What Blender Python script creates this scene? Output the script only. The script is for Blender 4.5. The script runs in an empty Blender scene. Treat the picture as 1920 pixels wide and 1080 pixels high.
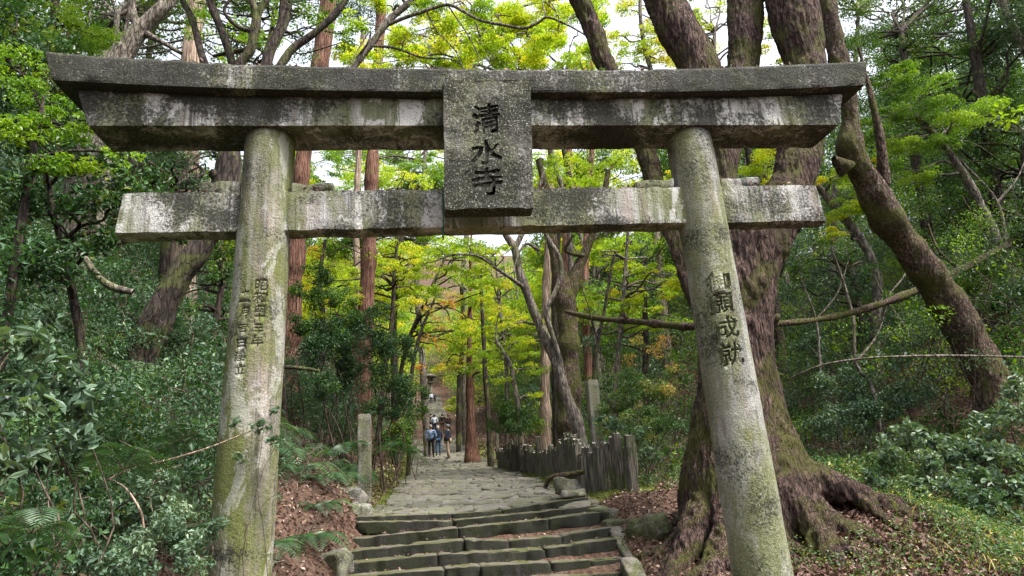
import bpy, math, random
import numpy as np
from mathutils import Vector, Matrix

# ------------------------------------------------------------------ camera, world, sun, exposure
S = bpy.context.scene
COL = S.collection
F_PX, PITCH, YAW, ROLL = 1283.15, 0.2633, 0.1183, -0.0593
CAM = np.array([-0.511, -5.526, 1.55])
def cam_basis():
    cp, sp, cy, sy = math.cos(PITCH), math.sin(PITCH), math.cos(YAW), math.sin(YAW)
    fw = np.array([cp*sy, cp*cy, sp]); ri = np.array([cy, -sy, 0.]); up = np.cross(ri, fw)
    c, s = math.cos(ROLL), math.sin(ROLL)
    return ri*c+up*s, up*c-ri*s, fw
RI, UP, FW = cam_basis()
cam = bpy.data.cameras.new('camera'); camo = bpy.data.objects.new('camera', cam); COL.objects.link(camo)
cam.sensor_width = 36; cam.lens = F_PX/1920*36; cam.clip_start = .05; cam.clip_end = 2000
m = Matrix.Identity(4)
for i in range(3):
    m[i][0] = RI[i]; m[i][1] = UP[i]; m[i][2] = -FW[i]; m[i][3] = CAM[i]
camo.matrix_world = m; S.camera = camo
def ray(px, py): return FW+RI*(px-960)/F_PX+UP*(540-py)/F_PX
def at_y(px, py, Y):
    d = ray(px, py); return CAM+d*(Y-CAM[1])/d[1]
def px_size(P): return float((np.asarray(P)-CAM)@FW)/F_PX      # metres per photo pixel at a point

SUN_EL, SUN_AZ = 58, 125          # azimuth the light comes from, clockwise from +Y
W = bpy.data.worlds.new('World'); S.world = W; W.use_nodes = True
wn = W.node_tree.nodes; wl = W.node_tree.links
sky = wn.new('ShaderNodeTexSky'); sky.sky_type = 'NISHITA'; sky.sun_disc = False
sky.sun_elevation = math.radians(SUN_EL); sky.sun_rotation = math.radians(SUN_AZ)
sky.air_density = 1.0; sky.dust_density = 4.0; sky.ozone_density = 1.0
hs = wn.new('ShaderNodeHueSaturation'); hs.inputs['Saturation'].default_value = .3; hs.inputs['Value'].default_value = 1.15
wl.new(sky.outputs[0], hs.inputs['Color']); wl.new(hs.outputs[0], wn['Background'].inputs[0]); wn['Background'].inputs[1].default_value = 0.15
sun = bpy.data.lights.new('sun', 'SUN'); sun.energy = 2.3; sun.angle = math.radians(9); sun.color = (1, .95, .86)
suno = bpy.data.objects.new('sun', sun); COL.objects.link(suno)
a, e = math.radians(SUN_AZ), math.radians(SUN_EL)
sd = Vector((math.sin(a)*math.cos(e), math.cos(a)*math.cos(e), math.sin(e)))
suno.rotation_euler = sd.to_track_quat('Z', 'Y').to_euler()
S.view_settings.view_transform = 'Standard'; S.view_settings.look = 'None'
S.view_settings.exposure = 1.7; S.view_settings.gamma = 1
S.cycles.max_bounces = 7; S.cycles.diffuse_bounces = 4; S.cycles.transmission_bounces = 4
S.cycles.use_denoising = True; S.cycles.caustics_reflective = False; S.cycles.caustics_refractive = False

# ------------------------------------------------------------------ numpy helpers
def lerp(a, b, t): return a+(b-a)*t
def smooth(a, b, x):
    t = np.clip((x-a)/(b-a), 0, 1); return t*t*(3-2*t)
def _h(i, j, k, s):
    n = (i*374761393+j*668265263+k*2147483647+s*1274126177) & 0xffffffff
    n = ((n ^ (n >> 13))*1274126177) & 0xffffffff
    n = ((n ^ (n >> 16))*2246822519) & 0xffffffff
    return ((n ^ (n >> 15)) & 0xffff)/65535.
def vnoise(P, s=0):
    P = np.asarray(P, float); I = np.floor(P).astype(np.int64); f = P-I; f = f*f*(3-2*f)
    r = 0
    for a in (0, 1):
        for b in (0, 1):
            for c in (0, 1):
                w = (f[:, 0] if a else 1-f[:, 0])*(f[:, 1] if b else 1-f[:, 1])*(f[:, 2] if c else 1-f[:, 2])
                r = r+w*_h(I[:, 0]+a, I[:, 1]+b, I[:, 2]+c, s)
    return r
def fbm(P, s=0, o=3):
    P = np.asarray(P, float); r = 0; a = .5; t = 0
    for k in range(o):
        r = r+a*vnoise(P*2**k+k*17.3, s+k); t += a; a *= .5
    return r/t

class G:
    """collects polygons of any size; builds ONE mesh object"""
    def __init__(s): s.v = []; s.f = []; s.n = 0
    def add(s, V, Fc, mat=0, rnd=0., sm=False):
        V = np.asarray(V, float).reshape(-1, 3); Fc = np.asarray(Fc, np.int64)
        r = np.broadcast_to(np.asarray(rnd, float), (len(Fc),))
        s.v.append(V); s.f.append((Fc+s.n, mat, r, sm)); s.n += len(V); return s
    def mesh(s, name, mats):
        V = np.concatenate(s.v); me = bpy.data.meshes.new(name)
        cnt = np.concatenate([np.full(len(f), f.shape[1]) for f, *_ in s.f])
        loops = np.concatenate([f.ravel() for f, *_ in s.f])
        me.vertices.add(len(V)); me.vertices.foreach_set('co', V.astype(np.float32).ravel())
        me.loops.add(len(loops)); me.loops.foreach_set('vertex_index', loops.astype(np.int32))
        me.polygons.add(len(cnt)); st = np.concatenate([[0], np.cumsum(cnt)[:-1]])
        me.polygons.foreach_set('loop_start', st.astype(np.int32))
        me.polygons.foreach_set('material_index', np.concatenate([np.full(len(f), mt) for f, mt, *_ in s.f]).astype(np.int32))
        me.polygons.foreach_set('use_smooth', np.concatenate([np.full(len(f), sm) for f, a, b, sm in s.f]))
        at = me.attributes.new('rnd', 'FLOAT', 'FACE')
        at.data.foreach_set('value', np.concatenate([r for f, a, r, b in s.f]).astype(np.float32))
        me.update(calc_edges=True)
        for mt in (mats if isinstance(mats, (list, tuple)) else [mats]): me.materials.append(mt)
        return me
    def obj(s, name, mats, parent=None):
        o = bpy.data.objects.new(name, s.mesh(name, mats)); COL.objects.link(o)
        if parent is not None: attach(o, parent)
        return o
def attach(o, parent):
    o.parent = parent; o.matrix_parent_inverse = Matrix.Translation(-parent.location)
def tag(o, label=None, cat=None, group=None, kind=None):
    for k, v in (('label', label), ('category', cat), ('group', group), ('kind', kind)):
        if v: o[k] = v
    return o
def thing(name, label, cat, loc, group=None):
    o = bpy.data.objects.new(name, None); o.location = [float(c) for c in loc]; o.empty_display_size = .2
    COL.objects.link(o); return tag(o, label, cat, group)

def spline(pts, n=6):
    """Catmull-Rom through rows of any width"""
    P = np.asarray(pts, float)
    if len(P) < 3: return np.array([lerp(P[0], P[-1], t) for t in np.linspace(0, 1, n+1)])
    Q = np.vstack([2*P[0]-P[1], P, 2*P[-1]-P[-2]]); out = []
    for i in range(1, len(Q)-2):
        for k in range(n):
            t = k/n; a, b, c, d = Q[i-1:i+3]
            out.append(.5*((2*b)+(c-a)*t+(2*a-5*b+4*c-d)*t*t+(3*b-a-3*c+d)*t**3))
    out.append(P[-1]); return np.array(out)
def tube(pts, rad, seg=8, cap=True):
    P = np.asarray(pts, float); n = len(P); R = np.maximum(np.broadcast_to(rad, (n,)), .001)
    T = np.gradient(P, axis=0); T /= np.linalg.norm(T, axis=1)[:, None]+1e-9
    a = np.array([1., 0, 0]) if abs(T[0][0]) < .8 else np.array([0, 1., 0])
    V = []
    u = a-T[0]*(a@T[0]); u /= np.linalg.norm(u)
    an = np.arange(seg)*2*math.pi/seg
    for i in range(n):
        u = u-T[i]*(u@T[i]); u /= np.linalg.norm(u)+1e-9; w = np.cross(T[i], u)
        V.append(P[i]+R[i]*(np.cos(an)[:, None]*u+np.sin(an)[:, None]*w))
    V = np.concatenate(V); i = np.arange(n-1)[:, None]*seg; j = np.arange(seg)[None]; k = (j+1) % seg
    Fc = np.stack([i+j, i+k, i+seg+k, i+seg+j], -1).reshape(-1, 4)
    return V, Fc
def add_tube(g, pts, rad, seg=8, mat=0, sm=True, rnd=0.):
    V, Fc = tube(pts, rad, seg); g.add(V, Fc, mat, rnd, sm)
    n = len(V)//seg
    for c, idx in ((0, np.arange(seg)[::-1]), (n-1, np.arange(seg)+(n-1)*seg)):
        g.add(V[idx], [list(range(seg))], mat, rnd, False)
def loft(g, rings, mat=0, sm=False, cap=True, rnd=0.):
    rings = [np.asarray(r, float) for r in rings]; m = len(rings[0]); n = len(rings)
    V = np.concatenate(rings); i = np.arange(n-1)[:, None]*m; j = np.arange(m)[None]; k = (j+1) % m
    Fc = np.stack([i+j, i+k, i+m+k, i+m+j], -1).reshape(-1, 4)
    base = g.n; g.add(V, Fc, mat, rnd, sm)
    if cap:
        for idx in (np.arange(m)[::-1], np.arange(m)+(n-1)*m):
            g.f.append((np.array([idx+base]), mat, np.zeros(1), False))

# ------------------------------------------------------------------ materials
class NT:
    def __init__(s, name):
        s.m = bpy.data.materials.new(name); s.m.use_nodes = True; s.t = s.m.node_tree
        s.t.nodes.clear(); s.out = s.n('OutputMaterial'); s.p = s.n('BsdfPrincipled')
        s.l(s.p.outputs[0], s.out.inputs[0])
    def n(s, ty, **kw):
        x = s.t.nodes.new('ShaderNode'+ty)
        for k, v in kw.items(): setattr(x, k, v)
        return x
    def l(s, a, b): s.t.links.new(a, b)
    def set(s, sock, v):
        if isinstance(v, bpy.types.NodeSocket): s.l(v, sock)
        elif isinstance(v, (tuple, list)) and len(v) == 3 and sock.type == 'RGBA': sock.default_value = (*v, 1)
        else: sock.default_value = v
    def coord(s, scale=(1, 1, 1), kind='Object', rot=(0, 0, 0)):
        c = s.n('TexCoord'); mp = s.n('Mapping'); s.l(c.outputs[kind], mp.inputs[0])
        mp.inputs['Scale'].default_value = scale; mp.inputs['Rotation'].default_value = rot; return mp.outputs[0]
    def noise(s, vec, scale, detail=4, rough=.6, dist=0.):
        x = s.n('TexNoise'); s.l(vec, x.inputs['Vector']); x.inputs['Scale'].default_value = scale
        x.inputs['Detail'].default_value = detail; x.inputs['Roughness'].default_value = rough
        x.inputs['Distortion'].default_value = dist; return x.outputs[0]
    def voro(s, vec, scale, feat='F1', out=0):
        x = s.n('TexVoronoi', feature=feat); s.l(vec, x.inputs['Vector']); x.inputs['Scale'].default_value = scale
        return x.outputs[out]
    def ramp(s, fac, *stops, interp='LINEAR'):
        x = s.n('ValToRGB'); s.l(fac, x.inputs[0]); cr = x.color_ramp; cr.interpolation = interp
        while len(cr.elements) < len(stops): cr.elements.new(.5)
        for el, (p, c) in zip(cr.elements, stops):
            el.position = p; el.color = (*c, 1) if isinstance(c, (tuple, list)) else (c, c, c, 1)
        return x.outputs[0]
    def mix(s, fac, a, b, mode='MIX'):
        x = s.n('Mix', data_type='RGBA', blend_type=mode); s.set(x.inputs[0], fac); s.set(x.inputs[6], a); s.set(x.inputs[7], b)
        return x.outputs[2]
    def math(s, op, a, b=.5):
        x = s.n('Math', operation=op); s.set(x.inputs[0], a); s.set(x.inputs[1], b); return x.outputs[0]
    def bump(s, h, st=.5, d=.02):
        x = s.n('Bump'); s.l(h, x.inputs['Height']); x.inputs['Strength'].default_value = st
        x.inputs['Distance'].default_value = d; s.l(x.outputs[0], s.p.inputs['Normal'])
    def attr(s, n='rnd'):
        x = s.n('Attribute', attribute_name=n); return x.outputs['Fac']
    def fin(s, col, rough=.85, spec=.3):
        s.set(s.p.inputs['Base Color'], col); s.set(s.p.inputs['Roughness'], rough)
        s.set(s.p.inputs['Specular IOR Level'], spec); return s.m

def concrete(name, base=(.3, .28, .25), dark=.5, green=.5, streak=.5, white=.3, greencol=(.13, .15, .04), seed=0., speck=.3, pink=.3):
    n = NT(name); o = n.coord((1, 1, 1)); mp = n.n('VectorMath', operation='ADD'); n.l(o, mp.inputs[0]); mp.inputs[1].default_value = (seed, seed*.7, seed*.3); o = mp.outputs[0]
    def scl(v):
        x = n.n('VectorMath', operation='MULTIPLY'); n.l(o, x.inputs[0]); x.inputs[1].default_value = v; return x.outputs[0]
    c = n.mix(n.ramp(n.noise(o, 1.7, 5), (.35, 0), (.65, 1)), base, tuple(b*.62 for b in base))
    st = n.noise(scl((5.5, 5.5, .35)), 1.6, 5, .65)
    c = n.mix(n.math('MULTIPLY', n.ramp(st, (.5, 0), (.62, 1)), pink), c, (.33, .25, .22))
    st2 = n.noise(scl((9, 9, .5)), 1.5, 6, .7)
    c = n.mix(n.math('MULTIPLY', n.ramp(st2, (.52, 0), (.6, 1)), streak), c, (.09, .085, .085))
    s3 = n.noise(scl((13, 5, .3)), 1.1, 4, .6)
    c = n.mix(n.math('MULTIPLY', n.ramp(s3, (.50, 0), (.60, 1)), white*.85), c, (.52, .515, .51))
    s4 = n.noise(scl((17, 6, .35)), 1., 4, .65)
    c = n.mix(n.math('MULTIPLY', n.ramp(s4, (.55, 0), (.63, 1)), streak), c, (.05, .05, .052))
    gm = n.noise(scl((2.2, 2.2, .8)), 1.1, 6, .68, .4)
    c = n.mix(n.math('MULTIPLY', n.ramp(gm, (.5-.16*green, 0), (.62-.1*green, 1)), min(1, green+.2)), c, greencol)
    wm = n.noise(scl((3., 3., 1.2)), 1.3, 7, .72, .5)
    c = n.mix(n.math('MULTIPLY', n.ramp(wm, (.545, 0), (.575, 1)), white), c, (.5, .495, .48))
    # black lichen: fine grains gathered in large patches
    big = n.noise(scl((1.3, 1.3, 1.6)), 1.2, 4, .6); fine = n.noise(o, 42, 5, .75)
    s1 = n.math('ADD', n.math('MULTIPLY', big, 1.3), fine)
    t = 1.38-.42*dark
    c = n.mix(n.ramp(s1, (min(.97, t/1.6), 0), (min(.99, t/1.6+.03), 1)), c, (.022, .023, .02)) if False else c
    s2 = n.math('SUBTRACT', s1, t)
    c = n.mix(n.math('MULTIPLY', n.ramp(n.math('MULTIPLY', s2, 6.), (0., 0), (1., 1)), .93), c, (.024, .025, .02))
    sp = n.noise(o, 70, 3, .7)
    c = n.mix(n.math('MULTIPLY', n.ramp(sp, (.57, 0), (.64, 1)), speck), c, (.42, .42, .36))
    c = n.mix(n.math('MULTIPLY', n.ramp(n.noise(o, 95, 3, .7), (.56, 0), (.64, 1)), speck*1.1), c, (.03, .03, .026))
    h = n.math('ADD', n.math('MULTIPLY', n.noise(o, 60, 5, .7), .6), n.noise(o, 9, 5, .6))
    n.bump(h, .9, .03); return n.fin(c, .92, .2)

def bark(name, a, b, moss=.3, sc=(7, 7, 1.2), mosscol=(.10, .12, .03), bumpd=.05, pale=None):
    n = NT(name); v = n.coord(sc); o = n.coord()
    r = n.noise(v, 1.6, 7, .72, .6)
    c = n.ramp(r, (.36, tuple(x*.4 for x in a)), (.48, a), (.62, b))
    vo = n.voro(n.coord(tuple(q*.9 for q in sc)), 1.5, 'DISTANCE_TO_EDGE'); cr = n.ramp(n.math('ADD', vo, n.math('MULTIPLY', n.math('SUBTRACT', r, .5), .5)), (.0, 1), (.12, 0))
    c = n.mix(n.math('MULTIPLY', cr, .8), c, tuple(x*.25 for x in a))
    c = n.mix(n.ramp(n.noise(o, 2.2, 4), (.4, 0), (.7, .7)), c, tuple(x*.55 for x in a))
    if pale: c = n.mix(n.ramp(n.noise(n.coord((9, 9, 3)), 2.6, 5, .7), (.56, 0), (.63, .9)), c, pale)
    c = n.mix(n.math('MULTIPLY', n.ramp(n.noise(o, 1.5, 6, .7, .5), (.62-.3*moss, 0), (.72-.25*moss, 1)), min(1, moss*1.6)), c, mosscol)
    n.bump(n.math('SUBTRACT', n.math('ADD', r, n.math('MULTIPLY', n.noise(v, 7, 4, .7), .35)), n.math('MULTIPLY', cr, .6)), 1., bumpd); return n.fin(c, .9, .2)

def leafm(name, stops, rough=.45, trans=.35, spec=.4, tcol=None):
    n = NT(name); c = n.ramp(n.attr(), *stops)
    n.fin(c, rough, spec)
    if trans > 0:
        t = n.n('BsdfTranslucent'); tc = n.mix(1., c, tcol or (1.3, 1.35, .5), 'MULTIPLY'); n.l(tc, t.inputs[0])
        mx = n.n('MixShader'); mx.inputs[0].default_value = trans
        n.l(n.p.outputs[0], mx.inputs[1]); n.l(t.outputs[0], mx.inputs[2]); n.l(mx.outputs[0], n.out.inputs[0])
    return n.m
def plain(name, col, rough=.8, var=.25, sc=14):
    n = NT(name); o = n.coord()
    c = n.mix(n.ramp(n.noise(o, sc, 4), (.35, 0), (.65, 1)), col, tuple(x*(1-var) for x in col))
    n.bump(n.noise(o, sc*2, 3), .3, .005); return n.fin(c, rough, .3)

M = {}
M['kasagi'] = concrete('lichened_concrete', (.19, .18, .165), 1.12, .42, .6, .45, speck=.22)
M['shimaki'] = concrete('streaked_concrete', (.34, .335, .325), .84, .55, .85, 1., seed=3, speck=.2, pink=.4, greencol=(.11, .125, .045))
M['nuki'] = concrete('tie_beam_concrete', (.37, .362, .355), .6, .5, .85, .95, seed=8, speck=.35, pink=.5)
M['pillarL'] = concrete('green_stained_concrete', (.21, .195, .16), .36, .8, .8, .4, seed=14, speck=.25, pink=.4, greencol=(.125, .14, .045))
M['pillarR'] = concrete('grey_speckled_concrete', (.26, .26, .235), .42, .5, .3, .3, seed=23, speck=.6, pink=.3, greencol=(.14, .16, .04))
M['plaque'] = concrete('lichened_granite', (.14, .138, .12), .95, .3, .1, .1, seed=31, speck=.75, pink=.1)
def groove(name, c1, c2, lo, hi):
    n = NT(name); o = n.coord(); return n.fin(n.mix(n.ramp(n.noise(o, 26, 5, .7), (lo, 0), (hi, 1)), c1, c2), .95, .1)
M['groove'] = groove('dark_groove', (.008, .008, .007), (.07, .07, .055), .48, .62)
M['groove_mossy'] = groove('mossy_groove', (.018, .022, .01), (.10, .105, .06), .5, .68)
M['groove_faint'] = groove('faint_groove', (.03, .028, .02), (.09, .085, .06), .48, .68)
M['stone'] = concrete('mossy_stone', (.12, .105, .085), .55, .6, .2, .1, seed=40, speck=.15, greencol=(.055, .07, .014))
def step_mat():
    m_ = concrete('mossy_step_lit_treads', (.026, .023, .02), .75, .6, .2, .0, seed=40, speck=.04, greencol=(.016, .021, .006), pink=0.); t = m_.node_tree; p = [n for n in t.nodes if n.type == 'BSDF_PRINCIPLED'][0]
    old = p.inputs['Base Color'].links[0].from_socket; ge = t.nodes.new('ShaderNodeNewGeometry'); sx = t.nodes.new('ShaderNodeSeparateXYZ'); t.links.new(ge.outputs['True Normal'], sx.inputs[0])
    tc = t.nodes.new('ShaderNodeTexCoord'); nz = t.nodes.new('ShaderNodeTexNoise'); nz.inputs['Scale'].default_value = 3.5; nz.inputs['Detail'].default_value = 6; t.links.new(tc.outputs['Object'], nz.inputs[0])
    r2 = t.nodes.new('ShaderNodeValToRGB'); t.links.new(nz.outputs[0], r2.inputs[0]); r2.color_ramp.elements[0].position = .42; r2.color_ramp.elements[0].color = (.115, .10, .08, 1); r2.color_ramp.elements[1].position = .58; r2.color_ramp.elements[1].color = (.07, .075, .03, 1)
    ad = t.nodes.new('ShaderNodeMapRange'); ad.inputs[1].default_value = .82; ad.inputs[2].default_value = .97; t.links.new(sx.outputs[2], ad.inputs[0])  # top light painted in: paler upward faces, dark risers, over the moss colour
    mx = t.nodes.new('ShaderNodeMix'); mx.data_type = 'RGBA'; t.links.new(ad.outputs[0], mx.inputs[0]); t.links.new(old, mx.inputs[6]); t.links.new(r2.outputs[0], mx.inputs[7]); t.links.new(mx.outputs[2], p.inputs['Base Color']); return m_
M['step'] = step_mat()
M['post'] = concrete('weathered_stone', (.19, .175, .145), .5, .3, .4, .2, seed=51, speck=.4)
M['camphor'] = bark('furrowed_bark', (.075, .047, .040), (.23, .15, .128), .5, (17, 17, 3.2), (.085, .09, .02), .07)
M['oldbark'] = bark('mossy_bark', (.085, .055, .04), (.20, .14, .105), .56, (15, 15, 6), (.085, .09, .02), .06, (.30, .25, .21))
M['cedar'] = bark('cedar_bark', (.17, .08, .055), (.34, .19, .145), .2, (16, 16, .5), bumpd=.03)
M['palecedar'] = bark('pale_cedar_bark', (.34, .24, .18), (.55, .44, .36), .1, (14, 14, .5), bumpd=.03)
M['dark'] = bark('dark_bark', (.04, .03, .025), (.095, .072, .06), .4, (10, 10, 2), bumpd=.03)
M['grey'] = bark('grey_bark', (.15, .125, .105), (.33, .29, .25), .3, (10, 10, 2.5), bumpd=.03)
M['twig'] = bark('twig_bark', (.08, .06, .045), (.17, .13, .10), .1, (12, 12, 4), bumpd=.01)
M['maple'] = leafm('maple_leaf', ((0, (.13, .23, .014)), (.45, (.27, .38, .025)), (.8, (.42, .46, .03)), (1, (.56, .45, .035))), .5, .55)
M['lime'] = leafm('spring_green_leaf', ((0, (.06, .13, .015)), (.5, (.13, .24, .02)), (1, (.26, .36, .03))), .45, .45)
M['gold'] = leafm('golden_leaf', ((0, (.20, .30, .02)), (.6, (.34, .38, .03)), (1, (.52, .36, .04))), .5, .5)
M['orange'] = leafm('orange_leaf', ((0, (.30, .30, .05)), (.5, (.48, .30, .09)), (1, (.52, .22, .11))), .5, .5)
M['green'] = leafm('evergreen_leaf', ((0, (.022, .055, .014)), (.5, (.045, .10, .02)), (.85, (.09, .17, .025)), (1, (.17, .22, .03))), .5, .3, .25)
M['glossy'] = leafm('glossy_leaf', ((0, (.018, .045, .018)), (.5, (.03, .075, .025)), (.9, (.06, .13, .035)), (1, (.2, .22, .03))), .42, .25, .32)
M['blue'] = leafm('grey_green_leaf', ((0, (.03, .06, .035)), (.5, (.055, .105, .06)), (1, (.11, .17, .09))), .45, .25, .3)
M['pale_blue'] = leafm('pale_grey_green_leaf', ((0, (.05, .09, .055)), (.5, (.09, .15, .09)), (1, (.16, .22, .13))), .42, .25, .4)
M['fern'] = leafm('fern_leaf', ((0, (.03, .075, .03)), (.6, (.055, .125, .05)), (1, (.11, .19, .06))), .4, .3, .5)
M['litter'] = leafm('fallen_leaf', ((0, (.03, .017, .012)), (.35, (.08, .042, .032)), (.7, (.14, .08, .062)), (.93, (.30, .21, .17)), (1, (.45, .36, .26))), .7, .1)
M['herb'] = leafm('herb_leaf', ((0, (.025, .065, .02)), (.5, (.06, .125, .035)), (.9, (.13, .20, .055)), (1, (.42, .32, .10))), .45, .35)
M['mossleaf'] = leafm('moss', ((0, (.05, .07, .012)), (1, (.15, .17, .03))), .9, .2)

def ground_mat():
    n = NT('leaf_litter_ground'); o = n.coord()
    v = n.voro(o, 16, 'F1', 1); hs = n.n('SeparateColor'); n.l(v, hs.inputs[0])
    c = n.ramp(hs.outputs[0], (0, (.035, .02, .014)), (.4, (.08, .045, .032)), (.75, (.10, .058, .045)), (1, (.17, .11, .085)))
    c = n.mix(n.ramp(n.noise(o, .7, 5), (.35, 0), (.7, .8)), c, (.05, .033, .022))
    at = n.attr('moss')
    mk = n.math('ADD', at, n.math('MULTIPLY', n.math('SUBTRACT', n.noise(o, 2.2, 6, .7), .5), 1.6))
    c = n.mix(n.ramp(mk, (.5, 0), (.68, 1)), c, n.ramp(n.noise(o, 9, 5, .7), (.35, (.05, .065, .014)), (.65, (.16, .18, .04))))
    n.bump(n.math('ADD', n.voro(o, 16), n.noise(o, 6, 5)), .8, .05); return n.fin(c, .95, .15)
M['ground'] = ground_mat()
def cobble_mat():
    n = NT('path_stone'); o = n.coord(); at = n.attr()
    c = n.ramp(at, (0, (.10, .09, .078)), (.5, (.12, .112, .095)), (1, (.145, .134, .115)))
    c = n.mix(n.ramp(n.noise(o, 3.2, 6, .7), (.46, 0), (.62, .7)), c, (.10, .11, .045))
    c = n.mix(n.ramp(n.noise(o, 30, 4, .7), (.45, 0), (.7, .6)), c, (.09, .08, .07))
    n.bump(n.noise(o, 24, 5, .7), .6, .02); return n.fin(c, .75, .35)
M['cobble'] = cobble_mat()
M['slate'] = bark('slate_stake', (.15, .135, .11), (.30, .275, .22), .42, (22, 22, .9), (.085, .10, .04), .03)
M['staketop'] = plain('worn_stake_top', (.36, .34, .28))

# ------------------------------------------------------------------ terrain
ZPY = np.array([-80, 3.6, 4.2, 6.35, 7, 12, 18, 24, 30, 43, 44.2, 51, 84, 112, 300.])
ZPZ = np.array([0, 0, .04, .9, 1.0, 1.27, 1.55, 1.8, 2.4, 3.68, 4.1, 5, 10.6, 15.5, 100.])
XCY = np.array([-80, 6, 15, 25, 30, 51, 84, 112, 300.]); XCX = np.array([.2, .2, .1, 0, -.3, -.5, -1, -1.2, -1.2])
def zp(y): return np.interp(y, ZPY, ZPZ)
def xc(y): return np.interp(y, XCY, XCX)
def H(x, y):
    x = np.asarray(x, float); y = np.asarray(y, float); z = zp(y); c = xc(y)
    far = smooth(112, 135, y)
    dl = np.maximum(0, (c-1.85)-x); edge = .22*smooth(0, .5, dl)
    L = edge+.70*np.maximum(0, dl-.35)*(1-far); L = 26*np.tanh(L/26)
    dr = np.maximum(0, x-(c+1.85))
    Rr = .10*smooth(0, .6, dr)+.35*smooth(1.0, 4.5, dr)*smooth(8, 14, y)+(.5*np.maximum(0, dr-1.6))*smooth(22, 38, y)*(1-far)
    Rr = Rr+np.where(y < 40, .58, .3)*np.maximum(0, x-8.7)*(1-.5*far)*(1-smooth(22, 38, y))
    Rr = 24*np.tanh(Rr/24)
    mound = .42*np.exp(-(((x-4.3)/1.7)**2+((y-4.0)/1.3)**2))+.5*np.exp(-(((x-5.7)/1.15)**2+((y-3.5)/.95)**2))
    n = (fbm(np.stack([x*.8, y*.8, x*0], -1).reshape(-1, 3), 5).reshape(x.shape)-.5)
    away = smooth(0, 1.2, np.maximum(dl, dr)); dip = -.14*(1-smooth(.05, .4, dl))*(1-smooth(.05, .4, dr))*smooth(3.4, 3.8, y)*(1-smooth(6.6, 6.9, y))
    return z+L+Rr+mound+dip+n*.35*away
def Hs(x, y): return float(H(np.array([x]), np.array([y]))[0])
def axis(lo, hi, fine_lo, fine_hi, st, k=1.12):
    a = list(np.arange(fine_lo, fine_hi, st)); s = st; x = a[-1]
    while x < hi: s *= k; x += s; a.append(x)
    s = st; x = a[0]
    while x > lo: s *= k; x -= s; a.insert(0, x)
    return np.array(a)
ax, ay = axis(-160, 160, -9, 11, .14), axis(-60, 320, -3, 22, .15, 1.05)
X, Y = np.meshgrid(ax, ay); Z = H(X, Y); nx = len(ax); ny = len(ay)
g = G(); i = np.arange(ny-1)[:, None]*nx; j = np.arange(nx-1)[None]
g.add(np.stack([X, Y, Z], -1), np.stack([i+j, i+j+1, i+nx+j+1, i+nx+j], -1).reshape(-1, 4), 0, 0, True)
gr = g.obj('ground', M['ground']); tag(gr, kind='structure')
mo = .45*(np.abs(X-xc(Y)) < 1.9)*(Y > 6.5)*(Y < 44)+.9*smooth(1.9, 2.2, X-xc(Y))*(1-smooth(3.0, 3.4, X-xc(Y)))*smooth(6.6, 7, Y)*(1-smooth(22, 30, Y))+.85*np.exp(-((np.abs(X-xc(Y)-.1)-2.1)/.75)**2)*smooth(6, 8, Y)*(1-smooth(38, 48, Y))+.12*smooth(14, 30, Y)+.2*(X > 6)+.5*(Y < 3.4)*(np.abs(X-.1) < 2.6)+.18*smooth(1.9, 3.2, X)*(Y > 6.5)  # moss term before the gate: unseen, added to darken ground bounce under the lintels
at = gr.data.attributes.new('moss', 'FLOAT', 'POINT'); at.data.foreach_set('value', mo.ravel().astype(np.float32))

# stone path: rows of irregular flat stones
rng = np.random.default_rng(3)
g = G(); y = 6.75
while y < 42.6:
    dpt = rng.uniform(.08, .17)*(1 if y < 25 else 1.6); hw = np.interp(y, [6.7, 9, 25, 45], [2.0, 1.65, 1.72, 1.5]); c = xc(y); x = c-hw+rng.uniform(-.15, .1)
    while x < c+hw:
        w = rng.uniform(.2, .62); k = 11; an = np.sort((np.arange(k)+rng.uniform(-.25, .25, k))*2*math.pi/k)
        ex = np.sign(np.cos(an))*np.abs(np.cos(an))**.42; ey = np.sign(np.sin(an))*np.abs(np.sin(an))**.42
        cx_, cy_ = x+w/2, y+dpt/2+rng.uniform(-.05, .05)+.05*math.sin(x*2.3+y); tx, ty = rng.normal(0, .025, 2); h = rng.uniform(.004, .022)
        rr = []
        for s_, hh in ((1.0, -.05), (.985, h*.8), (.9, h), (.4, h+.004)):
            px_, py_ = cx_+ex*w*.505*s_, cy_+ey*dpt*.51*s_
            rr.append(np.stack([px_, py_, H(px_, py_)*0+zp(cy_)+(py_-cy_)*.055+hh+tx*ex*s_+ty*ey*s_], -1))
        loft(g, rr, 0, True, True, rng.uniform()); x += w
    y += dpt
tag(g.obj('path', M['cobble']), kind='structure')

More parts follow.
